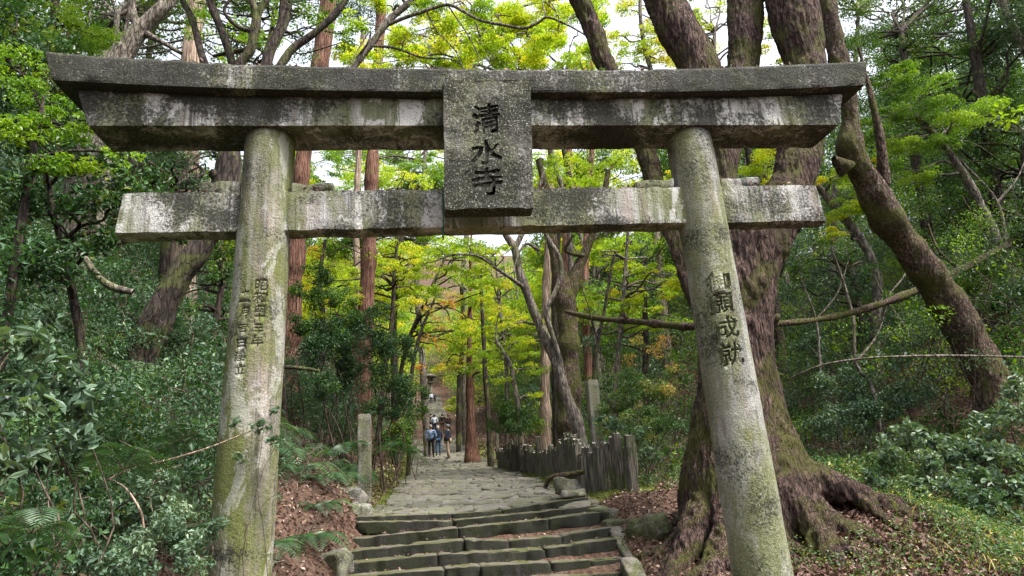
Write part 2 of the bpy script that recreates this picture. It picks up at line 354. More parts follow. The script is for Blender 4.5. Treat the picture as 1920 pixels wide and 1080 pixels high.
# ------------------------------------------------------------------ stone stairs (each stone a part)
def rock(g, ring_fn, seed, amp=.02, mat=0):
    pass
def block(P0, P1, h, d, seed, wob=.02):
    """irregular squared stone along the top front edge P0->P1, depth d going away"""
    P0, P1 = np.array(P0), np.array(P1); L = np.linalg.norm(P1-P0); n = max(6, int(L/.045)); t = (P1-P0)/L
    b = np.cross([0, 0, 1.], t); b /= np.linalg.norm(b); g = G(); rings = []; m = 36
    prof = []
    for k in range(m):
        a = 2*math.pi*k/m+.02; c, s = math.cos(a), math.sin(a)
        prof.append((np.sign(c)*abs(c)**.1*d/2+d/2, np.sign(s)*abs(s)**.1*h/2-h/2))
    prof = np.array(prof)
    for k in range(n+1):
        u = k/n; e_ = 1-.10*math.exp(-min(u, 1-u)*L/.025)
        p = P0+(P1-P0)*(.004+.992*u)
        q = p[None]+((prof[:, 0]-d/2)*e_+d/2)[:, None]*b+np.array([0, 0, 1.])*((prof[:, 1]+h/2)*e_-h/2)[:, None]
        nz = fbm(q*4.5, seed)-.5; nf = fbm(q*15, seed+5)-.5; ch = np.maximum(0, vnoise(q*7, seed+8)-.62)*.16
        c0 = q.mean(0); dr = q-c0; dr /= np.linalg.norm(dr, axis=1)[:, None]
        rings.append(q+dr*(nz*wob*2.6+nf*wob*1.9-ch)[:, None])
    loft(g, rings, 0, True, True); return g
ROWS = [((664, 969), (700, 968), (786, 966), (850, 963), (931, 957), (1020, 946), (1104, 931)),
        ((668, 979), (760, 979), (870, 975), (933, 968), (1030, 958), (1121, 947)),
        ((658, 1010), (770, 997), (860, 990), (917, 985), (1010, 975), (1127, 960)),
        ((648, 1034), (720, 1027), (800, 1014), (920, 1010), (962, 1014), (1060, 1003), (1149, 988)),
        ((640, 1058), (700, 1053), (780, 1044), (870, 1035), (962, 1037), (1045, 1025), (1158, 1009)),
        ((640, 1083), (690, 1078), (790, 1069), (937, 1059), (1060, 1053), (1174, 1048)),
        ((636, 1110), (800, 1100), (1000, 1085), (1100, 1078), (1186, 1072)),
        ((632, 1150), (800, 1135), (1000, 1118), (1100, 1112), (1195, 1105))]
YR = [(6.45, 6.75), (6.15, 6.4), (5.8, 6.05), (5.35, 5.55), (5.0, 5.2), (4.65, 4.85), (4.3, 4.5), (3.95, 4.15)]
st = thing('stone_stairs', 'flight of uneven mossy stone steps climbing to the cobbled path behind the gate', 'stairs', (0, 5, 0))
rng = np.random.default_rng(9)
HT = [.15, .16, .17, .18, .18, .18, .2, .2]
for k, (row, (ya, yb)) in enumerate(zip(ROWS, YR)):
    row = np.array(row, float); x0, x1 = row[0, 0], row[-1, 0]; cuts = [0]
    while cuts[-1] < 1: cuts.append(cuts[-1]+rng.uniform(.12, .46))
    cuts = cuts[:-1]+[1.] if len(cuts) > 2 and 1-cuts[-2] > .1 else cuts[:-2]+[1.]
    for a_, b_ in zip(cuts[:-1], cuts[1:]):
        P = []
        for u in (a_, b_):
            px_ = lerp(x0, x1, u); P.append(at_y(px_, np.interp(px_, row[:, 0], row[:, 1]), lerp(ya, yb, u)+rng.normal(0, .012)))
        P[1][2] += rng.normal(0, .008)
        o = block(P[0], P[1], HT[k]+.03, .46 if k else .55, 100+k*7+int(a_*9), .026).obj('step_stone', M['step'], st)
# kerb of mossy slabs along the right of the stairs
def slab(name, label, P, dims, rz, seed, mat='stone', tilt=(0, 0), cat='stone', sup=.3, amp=.05):
    g = G(); w, d, h = dims; rings = []; n = 14; m = 28
    for k in range(n+1):
        ph = math.pi*(k/n)-math.pi/2; cz = math.sin(ph); cr = math.cos(ph)
        cz = np.sign(cz)*abs(cz)**sup; cr = max(.02, cr)**sup
        an = np.arange(m)*2*math.pi/m
        q = np.stack([np.sign(np.cos(an))*np.abs(np.cos(an))**(sup+.1)*cr*w/2, np.sign(np.sin(an))*np.abs(np.sin(an))**(sup+.1)*cr*d/2, np.full(m, cz*h/2)], -1)
        dr = q/(np.linalg.norm(q, axis=1)[:, None]+1e-6)
        q = q+dr*((fbm(q*3.2+seed, seed)-.5)*amp*2.4+(fbm(q*11+seed, seed)-.5)*amp*.8)[:, None]; rings.append(q)
    loft(g, rings, 0, True, True); o = g.obj(name, M[mat]); o.location = P; o.rotation_euler = (tilt[0], tilt[1], rz)
    return tag(o, label, cat)
p = at_y(1133, 950, 6.35); slab('mossy_slab', 'thick mossy slab capping the right end of the top stair', p+[.02, 0, -.12], (.5, .75, .22), .5, 3, tilt=(.1, 0), cat='slab')
p = at_y(1165, 975, 5.9); slab('mossy_slab', 'broad moss covered slab at the corner where the long kerb meets the stair top', p+[.1, 0, -.08], (.8, .5, .2), .1, 5, cat='slab')
p = at_y(1170, 1020, 5.2); slab('kerb_stone', 'long mossy kerb stone sloping down the right edge of the stairs', p+[0, 0, -.09], (.24, 1.35, .24), .02, 7, tilt=(.42, 0), cat='kerb stone')
p = at_y(1192, 1075, 4.3); slab('kerb_stone', 'lower kerb stone at the foot of the right edge of the stairs', p+[0, 0, -.1], (.26, .8, .26), .02, 8, tilt=(.42, 0), cat='kerb stone')
for (px_, py_, Y_, w, h, lb) in [(1060, 905, 7.3, .42, .3, 'squat tan boulder under the mossy root beside the stake fence'), (1072, 916, 7.0, .42, .15, 'flat pale stone lying between the boulder and the near stakes'),
                                (668, 958, 7.0, .5, .35, 'yellow lichened rock at the left end of the top stair'), (655, 925, 7.6, .42, .3, 'small pale rock at the foot of the short stone post'),
                                (630, 1048, 4.9, .5, .4, 'pale broken rock beside the left end of the lower steps'), (1215, 985, 5.2, .6, .4, 'dark mossy rock between the stair kerb and the camphor roots')]:
    p = at_y(px_, py_, Y_); slab('rock', lb, p+[0, 0, -.08], (w, w*.8, h), px_*.7, int(px_) % 50, 'post' if 'pale' in lb or 'tan' in lb or 'yellow' in lb else 'stone', sup=.42, amp=.17, cat='rock')
st2 = thing('stone_stairs', 'short far flight of low grey steps behind the three walkers', 'stairs', (0, 43, 3.7))
for k in range(3):
    c = xc(43.); block((c-1.9, 42.9+.45*k, 3.82+.16*k), (c+1.9, 42.9+.45*k, 3.84+.16*k), .19, .6, 300+k, .02).obj('step_stone', M['post'], st2)
st3 = thing('stone_stairs', 'long distant flight of pale steps climbing to the stone lantern', 'stairs', (0, 58, 5.8))
for k in range(40):
    yy = 58+k*1.1; zz = float(zp(yy)); c = xc(yy)
    block((c-1.2, yy, zz+.12), (c+1.2, yy, zz+.14), .3, .9, 340+k, .03).obj('step_stone', M['post'], st3)

# ------------------------------------------------------------------ the gate
def place_gate():
    T = thing('torii_gate', 'big weathered concrete torii gate with a carved tablet, spanning the stone stairs', 'gate', (0, 0, 0))
    rng = np.random.default_rng(1)
    def beam(name, xs, prof, mat, seed, amp=.006, parent=T, chip=.012):
        """prof(x) -> yf, yb, z0, z1 ; ends slanted through xshift(z)"""
        g = G(); rings = []
        for x in xs:
            yf, yb, z0, z1, sl = prof(x); q = []
            for (a, b, n) in (((yf, z0), (yf, z1), 9), ((yf, z1), (yb, z1), 5), ((yb, z1), (yb, z0), 6), ((yb, z0), (yf, z0), 5)):
                for k in range(n):
                    t = k/n; t = min(max(t, .02), 1) if k == 0 else t; q.append((a[0]+(b[0]-a[0])*t, a[1]+(b[1]-a[1])*t))
            q = np.array(q); zz = (q[:, 1]-z0)/(z1-z0)
            q3 = np.stack([x+sl*zz, q[:, 0], q[:, 1]], -1); c = q3.mean(0)
            d = q3-c; d[:, 0] = 0; d /= np.linalg.norm(d, axis=1)[:, None]
            corner = np.exp(-np.minimum(np.abs(q[:, 1]-z1), np.abs(q[:, 1]-z0))/.03)*np.exp(-np.minimum(np.abs(q[:, 0]-yf), np.abs(q[:, 0]-yb))/.03)
            q3 = q3+d*((fbm(q3*6, seed)-.5)*amp*2-corner*chip*np.maximum(0, vnoise(q3*9, seed)*2-.6))[:, None]; rings.append(q3)
        loft(g, rings, 0, False, True); return g.obj(name, mat, parent)
    kz = lambda x: .105*(np.abs(x)/3.55)**2.6
    beam('top_lintel', np.linspace(-3.5, 3.47, 150), lambda x: (-.335, .34, 4.70+kz(x)*.9, 4.935+kz(x)*1.25, .03*x/3.5+.05*np.sign(x)*smooth(2.9, 3.5, abs(x))), M['kasagi'], 11, .006, chip=.018)
    beam('second_lintel', np.linspace(-3.24, 3.2, 140), lambda x: (-.235, .225, 4.435, 4.702+kz(x)*.85, .11*(x/3.2)**3), M['shimaki'], 12, .005)
    beam('tie_beam', np.linspace(-3.02, 3.0, 140), lambda x: (-.10, .10, 3.557, 3.915, -.04*(x/3)**5), M['nuki'], 13, .005)
    def wedge(x0, x1, z, h, tilt):
        beam('wedge', np.linspace(x0, x1, 8), lambda x: (-.085, .08, z, z+h+(x-x0)*tilt, 0), M['nuki'], int(x0*10)+80, .015, chip=.03)
    wedge(-2.40, -2.08, 3.913, .115, -.05); wedge(-1.66, -1.33, 3.913, .075, .06); wedge(1.30, 1.64, 3.913, .06, .08); wedge(2.08, 2.44, 3.913, .10, -.02)
    def pil(s, mat, seed):
        g = G(); rings = []
        for k in range(90):
            z = -.35+(4.44+.35)*k/89; x = s*(2.0-.133*z/4.44); r = .232-.028*z/4.44
            an = np.arange(56)*2*math.pi/56; q = np.stack([x+r*np.cos(an), r*np.sin(an), np.full(56, z)], -1)
            d = np.stack([np.cos(an), np.sin(an), 0*an], -1)
            rings.append(q+d*((fbm(q*[9, 9, 2], seed)-.5)*.007+(fbm(q*2.2, seed)-.5)*.012)[:, None])
        loft(g, rings, 0, True, True); return g.obj('pillar', mat, T)
    pL = pil(-1, M['pillarL'], 5); pR = pil(1, M['pillarR'], 6)
    # tablet
    g = G(); rings = []
    for k in range(80):
        t = k/79; z = lerp(3.60, 4.775, t); hw = lerp(.358, .368, t); yf = lerp(-.40, -.45, t); yb = -.236 if z > 4.43 else -.236
        xo = lerp(-.045, -.012, t); q = []
        for (a, b, n) in (((-hw, yf), (hw, yf), 40), ((hw, yf), (hw, yb), 4), ((hw, yb), (-hw, yb), 8), ((-hw, yb), (-hw, yf), 4)):
            for i in range(n): u = i/n; q.append((xo+a[0]+(b[0]-a[0])*u, a[1]+(b[1]-a[1])*u))
        q = np.array(q); nn = fbm(np.stack([q[:, 0]*7, q[:, 1]*7, np.full(len(q), z*7)], -1), 71)-.5
        q3 = np.stack([q[:, 0]+nn*.018*np.sign(q[:, 0]), q[:, 1]+nn*.034*(q[:, 1] < -.3), np.full(len(q), z)], -1)
        if k in (0, 1): q3[:, 2] += (fbm(q3*[9, 1, 1], 3)-.35)*.05*(q[:, 1] < -.3)
        if k in (78, 79): q3[:, 2] -= (fbm(q3*[6, 1, 1], 4)-.3)*.06
        rings.append(q3)
    loft(g, rings, 0, False, True); tab = g.obj('tablet', [M['plaque'], M['groove']], T)
    def add_text(target, rows, bold, depth, seed, gm='groove'):
        """rows: (char, centre, width, height, normal dir, up dir, depth origin) -> engraved + dark inlay part"""
        cut = G(); rg = np.random.default_rng(seed)
        inl = []
        for ch, P, w, h, nrm, upv in rows:
            c = bpy.data.curves.new('t', 'FONT'); c.body = ch; c.extrude = .5; c.offset = bold; c.resolution_u = 3
            o = bpy.data.objects.new('t', c); COL.objects.link(o); dg = bpy.context.evaluated_depsgraph_get()
            me = bpy.data.meshes.new_from_object(o.evaluated_get(dg)); V = np.array([v.co for v in me.vertices])
            fs = [tuple(p.vertices) for p in me.polygons]; COL.objects.unlink(o)
            lo, hi = V.min(0), V.max(0); V = (V-(lo+hi)/2)/np.array([max(hi[0]-lo[0], 0.45*(hi[1]-lo[1])), max(hi[1]-lo[1], .35*(hi[0]-lo[0])), 1])
            dk = .09 if gm == 'groove' else .04; V[:, 0] += (vnoise(V*6+seed, seed)-.5)*dk; V[:, 1] += (vnoise(V*6+9, seed+1)-.5)*dk+V[:, 0]*.10
            nrm = np.array(nrm, float); nrm /= np.linalg.norm(nrm); upv = np.array(upv, float); upv -= nrm*(upv@nrm); upv /= np.linalg.norm(upv); rt = np.cross(upv, nrm)
            Wd = P+rt*(V[:, :1]*w)+upv*(V[:, 1:2]*h)+nrm*(V[:, 2:]*2*.0)
            top = V[:, 2] > 0
            Wc = Wd+nrm*np.where(top, .06, -depth)[:, None]; Wi = Wd+nrm*np.where(top, -depth+.002, -depth-.008)[:, None]
            base = cut.n
            inlay = G(); inl.append(inlay)
            for gg, Wx in ((cut, Wc), (inlay, Wi)):
                b0 = gg.n; gg.v.append(Wx); gg.n += len(Wx)
                for f in fs: gg.f.append((np.array([f])+b0, 0, np.zeros(1), False))
        co = cut.obj('cutter_tmp', M[gm]); import bmesh
        bm = bmesh.new(); bm.from_mesh(co.data); bmesh.ops.remove_doubles(bm, verts=bm.verts, dist=1e-5); bmesh.ops.recalc_face_normals(bm, faces=bm.faces); bm.to_mesh(co.data); bm.free()
        md = target.modifiers.new('b', 'BOOLEAN'); md.object = co; md.operation = 'DIFFERENCE'; md.solver = 'EXACT'; md.use_self = True
        n0 = len(target.data.polygons); me = bpy.data.meshes.new_from_object(target.evaluated_get(bpy.context.evaluated_depsgraph_get())); target.modifiers.clear()
        ok = len(me.polygons) > n0 and len(me.vertices) > 500
        print('BOOLEAN', target.name, n0, len(me.polygons), ok)
        if ok: target.data = me
        bpy.data.objects.remove(co)
        for inlay in inl:
            io = inlay.obj('carved_character', M[gm]); io.parent = target; io.matrix_parent_inverse = Matrix.Identity(4)
        return
        io.parent = target; io.matrix_parent_inverse = Matrix.Identity(4)
        io.location = (0, 0, 0)
        return io
    y0 = -.443
    nrm = (0, -1, .0); 
    rows = []
    for ch, py_, w, h in (('清', 222, .24, .26), ('水', 283, .27, .22), ('寺', 337, .25, .24)):
        p = at_y(911+(py_-222)*.03, py_, -.43); t = (p[2]-3.60)/1.175; p[1] = lerp(-.40, -.45, t)-.004; rows.append((ch, p, w, h, (0, -1, .0), (0, 0, 1)))
    add_text(tab, rows, .02, .022, 4)
    def on_pillar(s, px_, py_):
        p = None; lo, hi = -1.0, 0.
        d = ray(px_, py_)
        for k in range(400):
            Y_ = -.26+k*.0008; q = CAM+d*(Y_-CAM[1])/d[1]; cx_ = s*(2.0-.133*q[2]/4.44); r = .232-.028*q[2]/4.44
            if (q[0]-cx_)**2+q[1]**2 <= r*r: return q, np.array([q[0]-cx_, q[1], 0])
        return q, np.array([0, -1, 0.])
    rows = []
    for ch, px_, py_, w, h in (('御', 1347, 525, .2, .175), ('願', 1354, 568, .2, .165), ('成', 1363, 615, .2, .17), ('就', 1371, 664, .2, .18)):
        q, n_ = on_pillar(1, px_, py_); rows.append((ch, q+n_/np.linalg.norm(n_)*.006, w, h, n_, (-.03, 0, 1)))
    add_text(pR, rows, .008, .016, 5, 'groove_mossy')
    rows = []
    for ch, px_, py_, sz in (('昭', 490, 535, .11), ('和', 488, 559, .11), ('四', 487, 580, .085), ('十', 486, 594, .08), ('三', 485, 615, .085), ('年', 482, 640, .10),
                             ('十', 459, 549, .085), ('一', 458, 566, .10), ('月', 457, 586, .085), ('吉', 455, 615, .09), ('日', 452, 644, .08), ('建', 449, 668, .10), ('立', 450, 693, .09)):
        q, n_ = on_pillar(-1, px_, py_); n_ = n_/np.linalg.norm(n_); sz *= .82; h = {'四': .05, '十': .055, '三': .055, '一': .018}.get(ch, sz*.95)
        rows.append((ch, q+n_*.004, sz, h, n_, (.03, 0, 1)))
    add_text(pL, rows, .0, .008, 6, 'groove_faint')
    # green cord around the tie beam
    g = G(); loop = np.array([(-.415, -.112, 3.55), (-.412, -.114, 3.75), (-.408, -.113, 3.925), (-.405, 0, 3.93), (-.408, .11, 3.92), (-.415, .11, 3.55), (-.418, 0, 3.545), (-.415, -.112, 3.55)])
    add_tube(g, spline(loop, 5), .006, 6); add_tube(g, spline([(-.42, -.118, 3.56), (-.43, -.13, 3.54), (-.415, -.13, 3.51), (-.425, -.12, 3.49)], 4), .007, 6)
    o = g.obj('cord', plain('green_cord', (.04, .11, .085)), T)
    return T
place_gate()

# ------------------------------------------------------------------ foliage generators
def unit(v): return v/(np.linalg.norm(v, axis=-1, keepdims=True)+1e-9)
def leaves(g, P, size, rng, up=1.0, asp=.5, droop=.2, mat=0, rnd=None, shape='d'):
    P = np.asarray(P, float); n = len(P); L = (size*rng.uniform(.6, 1.25, n))[:, None]
    nrm = unit(rng.normal(0, 1, (n, 3))*[1, 1, .6]+[0, 0, up*1.2]); d = rng.normal(0, 1, (n, 3)); d = unit(d-nrm*(d*nrm).sum(1, keepdims=True)); d = unit(d-[0, 0, droop])
    s = unit(np.cross(nrm, d)); nn = np.cross(d, s); W_ = L*asp*.5
    r = rng.uniform(0, 1, n) if rnd is None else np.clip(rnd+rng.normal(0, .13, n), 0, 1)
    if shape == 'd':
        V = np.stack([P-d*L*.5, P+s*W_-d*L*.06+nn*W_*.35, P+d*L*.5-[0, 0, .06]*L, P-s*W_-d*L*.06+nn*W_*.35], 1)
        g.add(V, np.arange(n*4).reshape(n, 4), mat, r)
    else:   # six-sided leaf folded on the midrib
        V = np.stack([P-d*L*.5, P+s*W_*.85-d*L*.2+nn*W_*.3, P+s*W_*.8+d*L*.15+nn*W_*.3, P+d*L*.5-nn*L*.12, P-s*W_*.8+d*L*.15+nn*W_*.3, P-s*W_*.85-d*L*.2+nn*W_*.3], 1)
        i0 = np.arange(n)[:, None]*6
        g.add(V, np.concatenate([i0+[0, 1, 2, 3], i0+[0, 3, 4, 5]]), mat, np.concatenate([r, r]))
def ball(rng, n, flat=.7, inner=.35):
    d = unit(rng.normal(0, 1, (n, 3))); r = rng.uniform(inner**3, 1, n)**(1/3); return d*r[:, None]*[1, 1, flat]
def crown(g, clumps, lai, size, rng, mat=0, flat=.6, up=1., asp=.5, layers=0., shape='d', ns=None):
    """clumps: rows (x,y,z,r); lai: leaf area over clump silhouette"""
    for c in clumps:
        x, y, z, r = c; dist = max(1., float((np.array([x, y, z])-CAM)@FW)); sz = max(size, dist*.0032)
        k = ns or int(np.clip(9+3*r, 9, 26)); sub = ball(rng, k, flat, .35)*r*.85; n = int(lai*math.pi*r*r*max(flat, .5)/(.45*sz*sz*asp))
        n = max(12, n); w = rng.uniform(.5, 1.5, k); cnt = np.maximum(2, (n*w/w.sum()).astype(int)); hue = rng.uniform(.2, .8)
        for q, m in zip(sub, cnt):
            rs = r*rng.uniform(.3, .55); B = ball(rng, m, .3 if layers else .75, .05)*rs
            B[:, 2] -= .25*rs*(B[:, 0]**2+B[:, 1]**2)/(rs*rs)*(.9 if layers else .3)
            leaves(g, B+q+[x, y, z], sz, rng, up, asp, .25, mat, hue+rng.normal(0, .16), shape)
def limb(g, a, b, r0, r1, rng, wob=.12, mat=0, seg=6, n=4):
    a, b = np.array(a, float), np.array(b, float); L = np.linalg.norm(b-a); k = 5
    P = np.array([lerp(a, b, t) for t in np.linspace(0, 1, k)]); P[1:-1] += rng.normal(0, L*wob, (k-2, 3))*[1, 1, .6]
    P[1:-1, 2] += L*.06; S_ = spline(P, n); add_tube(g, S_, np.linspace(r0, r1, len(S_)), seg, mat); return S_
def twigs(g, path, rng, n, L, r=.012, mat=0):
    for _ in range(n):
        i = rng.integers(len(path)//3, len(path)); p = path[i]; d = unit(rng.normal(0, 1, 3)*[1, 1, .6]+[0, 0, .3])
        limb(g, p, p+d*L*rng.uniform(.5, 1.2), r, r*.3, rng, .1, mat, 4, 2)

def trunk_px(rows, n=5):
    """rows (px, py, Y, width px) -> world polyline with radius"""
    out = []
    for px_, py_, Y_, w in rows:
        p = at_y(px_, py_, Y_); out.append([*p, w*px_size(p)/2])
    return spline(out, n)
def rough_tube(g, S_, seg, amp, seed, mat=0, sc=(3, 3, 1)):
    if seg >= 14:      # near limbs: dense rings, knots and lumps
        L = np.concatenate([[0], np.cumsum(np.linalg.norm(np.diff(S_[:, :3], axis=0), axis=1))]); n = int(min(400, max(len(S_), L[-1]/(.02 if seg >= 18 else .06)))); u = np.linspace(0, L[-1], n)
        S_ = np.stack([np.interp(u, L, S_[:, k]) for k in range(4)], 1); seg = int(seg*(2.6 if seg >= 18 else 1.3))
        rr = S_[:, 3]*(1+.30*(vnoise(np.stack([u*2.3, u*0, u*0+seed], 1), seed)-.5)); S_ = S_.copy(); S_[:, 3] = rr
    V, Fc = tube(S_[:, :3], S_[:, 3], seg); cen = np.repeat(S_[:, :3], seg, 0); d = unit(V-cen); r = np.repeat(S_[:, 3], seg)
    f = (fbm(V*sc, seed)-.5)*amp*2+((fbm(V*[14, 14, 5], seed+2)-.5)*amp*.6 if seg > 20 else 0); V = V+d*(f*np.minimum(1, r/.15))[:, None]; g.add(V, Fc, mat, 0, True)
def to_ground(S_, flare=1.25, sink=.3):
    """prepend a base on the terrain below the first point"""
    p = S_[0]; q = p.copy(); d = S_[0, :3]-S_[1, :3]; z = Hs(p[0], p[1])
    if p[2] <= z: return S_
    q[2] = z-sink; dx = d[:2]/(abs(d[2])+1e-6); dx = np.clip(dx, -.25, .25)*.6*(p[2]-z); q[:2] += dx; q[3] *= flare
    return np.vstack([spline([q, lerp(q, p, .45), p], 4)[:-1], S_])
def clumps_px(rows):
    out = []
    for px_, py_, rp, Y_ in rows:
        p = at_y(px_, py_, Y_); out.append([*p, rp*px_size(p)])
    return out
def remeshed(g, voxel, seed, amp, sc, name, mat, parent, amp2=.0):
    o = g.obj(name+'_tmp', mat); md = o.modifiers.new('r', 'REMESH'); md.mode = 'VOXEL'; md.voxel_size = voxel; md.adaptivity = 0
    md = o.modifiers.new('s', 'SMOOTH'); md.iterations = 6; md.factor = .6
    me = bpy.data.meshes.new_from_object(o.evaluated_get(bpy.context.evaluated_depsgraph_get())); n = len(me.vertices)
    V = np.empty(n*3, np.float32); N_ = np.empty(n*3, np.float32); me.vertices.foreach_get('co', V); me.vertex_normals.foreach_get('vector', N_)
    V = V.reshape(-1, 3).astype(float); N_ = N_.reshape(-1, 3)
    f = fbm(V*sc, seed, 4); rid = 1-np.abs(f*2-1)*2.2
    V = V+N_*((rid-.75)*amp+(fbm(V*1.3, seed+3)-.5)*amp2+(fbm(V*[22, 22, 9], seed+9)-.5)*amp*.7)[:, None]
    me.vertices.foreach_set('co', V.astype(np.float32).ravel()); me.polygons.foreach_set('use_smooth', np.ones(len(me.polygons), bool))
    me.name = name; bpy.data.objects.remove(o); o = bpy.data.objects.new(name, me); COL.objects.link(o)
    me.materials.clear(); me.materials.append(mat)
    if parent: attach(o, parent)
    return o

# ------------------------------------------------------------------ hero trees
def camphor():
    T = thing('camphor_tree', 'huge old tree with purplish furrowed bark and flared roots behind the right pillar', 'tree', (4.2, 4.3, Hs(4.2, 4.3)))
    g = G(); rng = np.random.default_rng(21)
    main = trunk_px([(1418, 1010, 4.3, 280), (1402, 900, 4.3, 250), (1392, 820, 4.3, 196), (1386, 740, 4.3, 158), (1382, 650, 4.25, 136), (1382, 560, 4.2, 126), (1396, 480, 4.2, 128), (1404, 430, 4.2, 120)])
    C_ = trunk_px([(1405, 510, 4.2, 100), (1446, 430, 4.2, 92), (1482, 350, 4.3, 84), (1499, 280, 4.4, 84), (1508, 200, 4.5, 78), (1512, 127, 4.6, 72), (1497, 60, 4.7, 84), (1484, 0, 4.8, 90), (1470, -120, 5, 80)])
    AB = trunk_px([(1394, 520, 4.2, 100), (1374, 440, 4.3, 84), (1352, 360, 4.4, 66), (1346, 290, 4.5, 76), (1326, 210, 4.6, 78), (1310, 127, 4.7, 76), (1272, 60, 4.8, 74), (1245, 0, 4.9, 72), (1180, -120, 5, 60)])
    B_ = trunk_px([(1350, 330, 4.6, 60), (1372, 240, 4.9, 58), (1394, 130, 5.2, 57), (1396, 60, 5.3, 64), (1398, 0, 5.4, 68), (1400, -120, 5.5, 60)])
    Fd = trunk_px([(1345, 620, 4.5, 60), (1292, 530, 4.7, 34), (1264, 450, 4.8, 28), (1236, 370, 4.9, 36), (1221, 320, 5., 40), (1200, 250, 5, 40), (1165, 180, 5, 37), (1130, 110, 5, 36), (1113, 60, 5, 38), (1088, 0, 5, 36), (1050, -100, 5, 30)])
    for s_ in (main, C_, AB, B_, Fd): add_tube(g, s_[:, :3], s_[:, 3], 20)
    c0 = main[0, :3]
    roots = [(-158, 2.0, .22), (-140, 1.7, .20), (-122, 1.35, .17), (-106, 1.5, .19), (-90, 1.2, .16), (-74, 1.7, .19), (-57, 1.6, .2), (-40, 2.3, .22), (-27, 1.9, .2), (-14, 2.5, .22), (-2, 1.9, .18), (10, 2.2, .2), (176, 1.5, .2), (60, 1.5, .22), (120, 1.4, .22)]
    for an, L, r in roots:
        a_ = math.radians(an+rng.normal(0, 4)); d = np.array([math.cos(a_), math.sin(a_), 0]); sdv = np.array([-d[1], d[0], 0]); pts = []; ph = rng.uniform(0, 6); hz = rng.uniform(.75, 1.25)
        for k, t in enumerate(np.linspace(0, 1, 8)):
            q = main[3, :3]+d*(.30+L*t)+sdv*.14*math.sin(ph+t*5)*t; zg = Hs(q[0], q[1]); zt = lerp(main[6, 2], main[9, 2], hz)
            q[2] = lerp(zt, zg, 1-(1-t)**(2.2*hz))-.02*k-.10*t+.05*math.sin(ph*2+t*9)*t; pts.append([*q, r*(1-.66*t)*(1+.22*math.sin(ph+t*11))+.035])
        s_ = spline(pts, 4); add_tube(g, s_[:, :3], s_[:, 3], 10)
        for k0, w in ((3, -.6), (4, .55), (2, .35), (5, -.4)):
            b = np.array(pts[k0]); e_ = b.copy(); a2 = a_+w+rng.normal(0, .15); ll = rng.uniform(.45, .85)*L/2; e_[:2] += ll*np.array([math.cos(a2), math.sin(a2)]); e_[2] = Hs(e_[0], e_[1])-.07
            md = (b+e_)/2; md[2] = max(md[2], Hs(md[0], md[1]))+.03; s_ = spline([b, md, e_], 4); add_tube(g, s_[:, :3], np.linspace(b[3]*.75, .035, len(s_)), 8)
    for _ in range(14):   # burls and knots on the trunk
        k = rng.integers(4, len(main)); a_ = rng.uniform(-2.8, -.3); q = main[k, :3]+np.array([math.cos(a_), math.sin(a_), 0])*main[k, 3]*.88; r = rng.uniform(.06, .14)
        add_tube(g, np.array([q-[0, 0, r*1.3], q-[0, 0, r*.5], q+[0, 0, r*.5], q+[0, 0, r*1.3]]), [r*.3, r, r, r*.3], 8)
    o = remeshed(g, .027, 4, .040, (10, 10, 2.0), 'trunk', M['camphor'], T, .10)
    # small knobs and flaky bark come from the material; crown high overhead
    g = G(); gb = G()
    cl = clumps_px([(1200, -260, 150, 6), (1450, -300, 190, 6), (1620, -230, 150, 6), (1000, -220, 140, 6)])
    crown(g, cl, 1., .1, rng); g.obj('crown', M['green'], T)
camphor()

def tree_px(name, label, trunks, clumps, bmat, lmat, leaf=.07, per=420, seed=0, group=None, cat='tree', amp=.04, seg=14, flat=.55, layers=0, asp=.55, ntw=3, shape='d', ground=True, up=1., br=True, conn=.03, lai=1.5):
    rng = np.random.default_rng(seed); g = G(); paths = []
    for k, t in enumerate(trunks):
        s_ = trunk_px(t) if not isinstance(t, np.ndarray) else t
        if k == 0 and ground: s_ = to_ground(s_)
        paths.append(s_)
    base = paths[0][0, :3]; T = thing(name, label, cat, (base[0], base[1], Hs(base[0], base[1])), group)
    for k, s_ in enumerate(paths): rough_tube(g, s_, seg if k == 0 else max(7, seg-4), amp, seed+k, 0, (3.5, 3.5, 1.4))
    cl = clumps_px(clumps) if clumps else []
    allp = np.vstack([p for p in paths])
    for c in cl:
        if not br: break
        c3 = np.array(c[:3]); d = np.linalg.norm(allp[:, :3]-c3, axis=1)+.6*np.maximum(0, allp[:, 2]-c3[2]); i = int(np.argmin(d))
        r0 = min(allp[i, 3]*.6, conn*1.6)
        P = limb(g, allp[i, :3], c3, r0, .012, rng, .07); twigs(g, P, rng, ntw, c[3]*.8)
    g.obj('trunk', M[bmat], T)
    if cl:
        g2 = G(); crown(g2, cl, lai, leaf, rng, 0, flat, up, asp, layers, shape); g2.obj('crown', M[lmat], T)
    return T

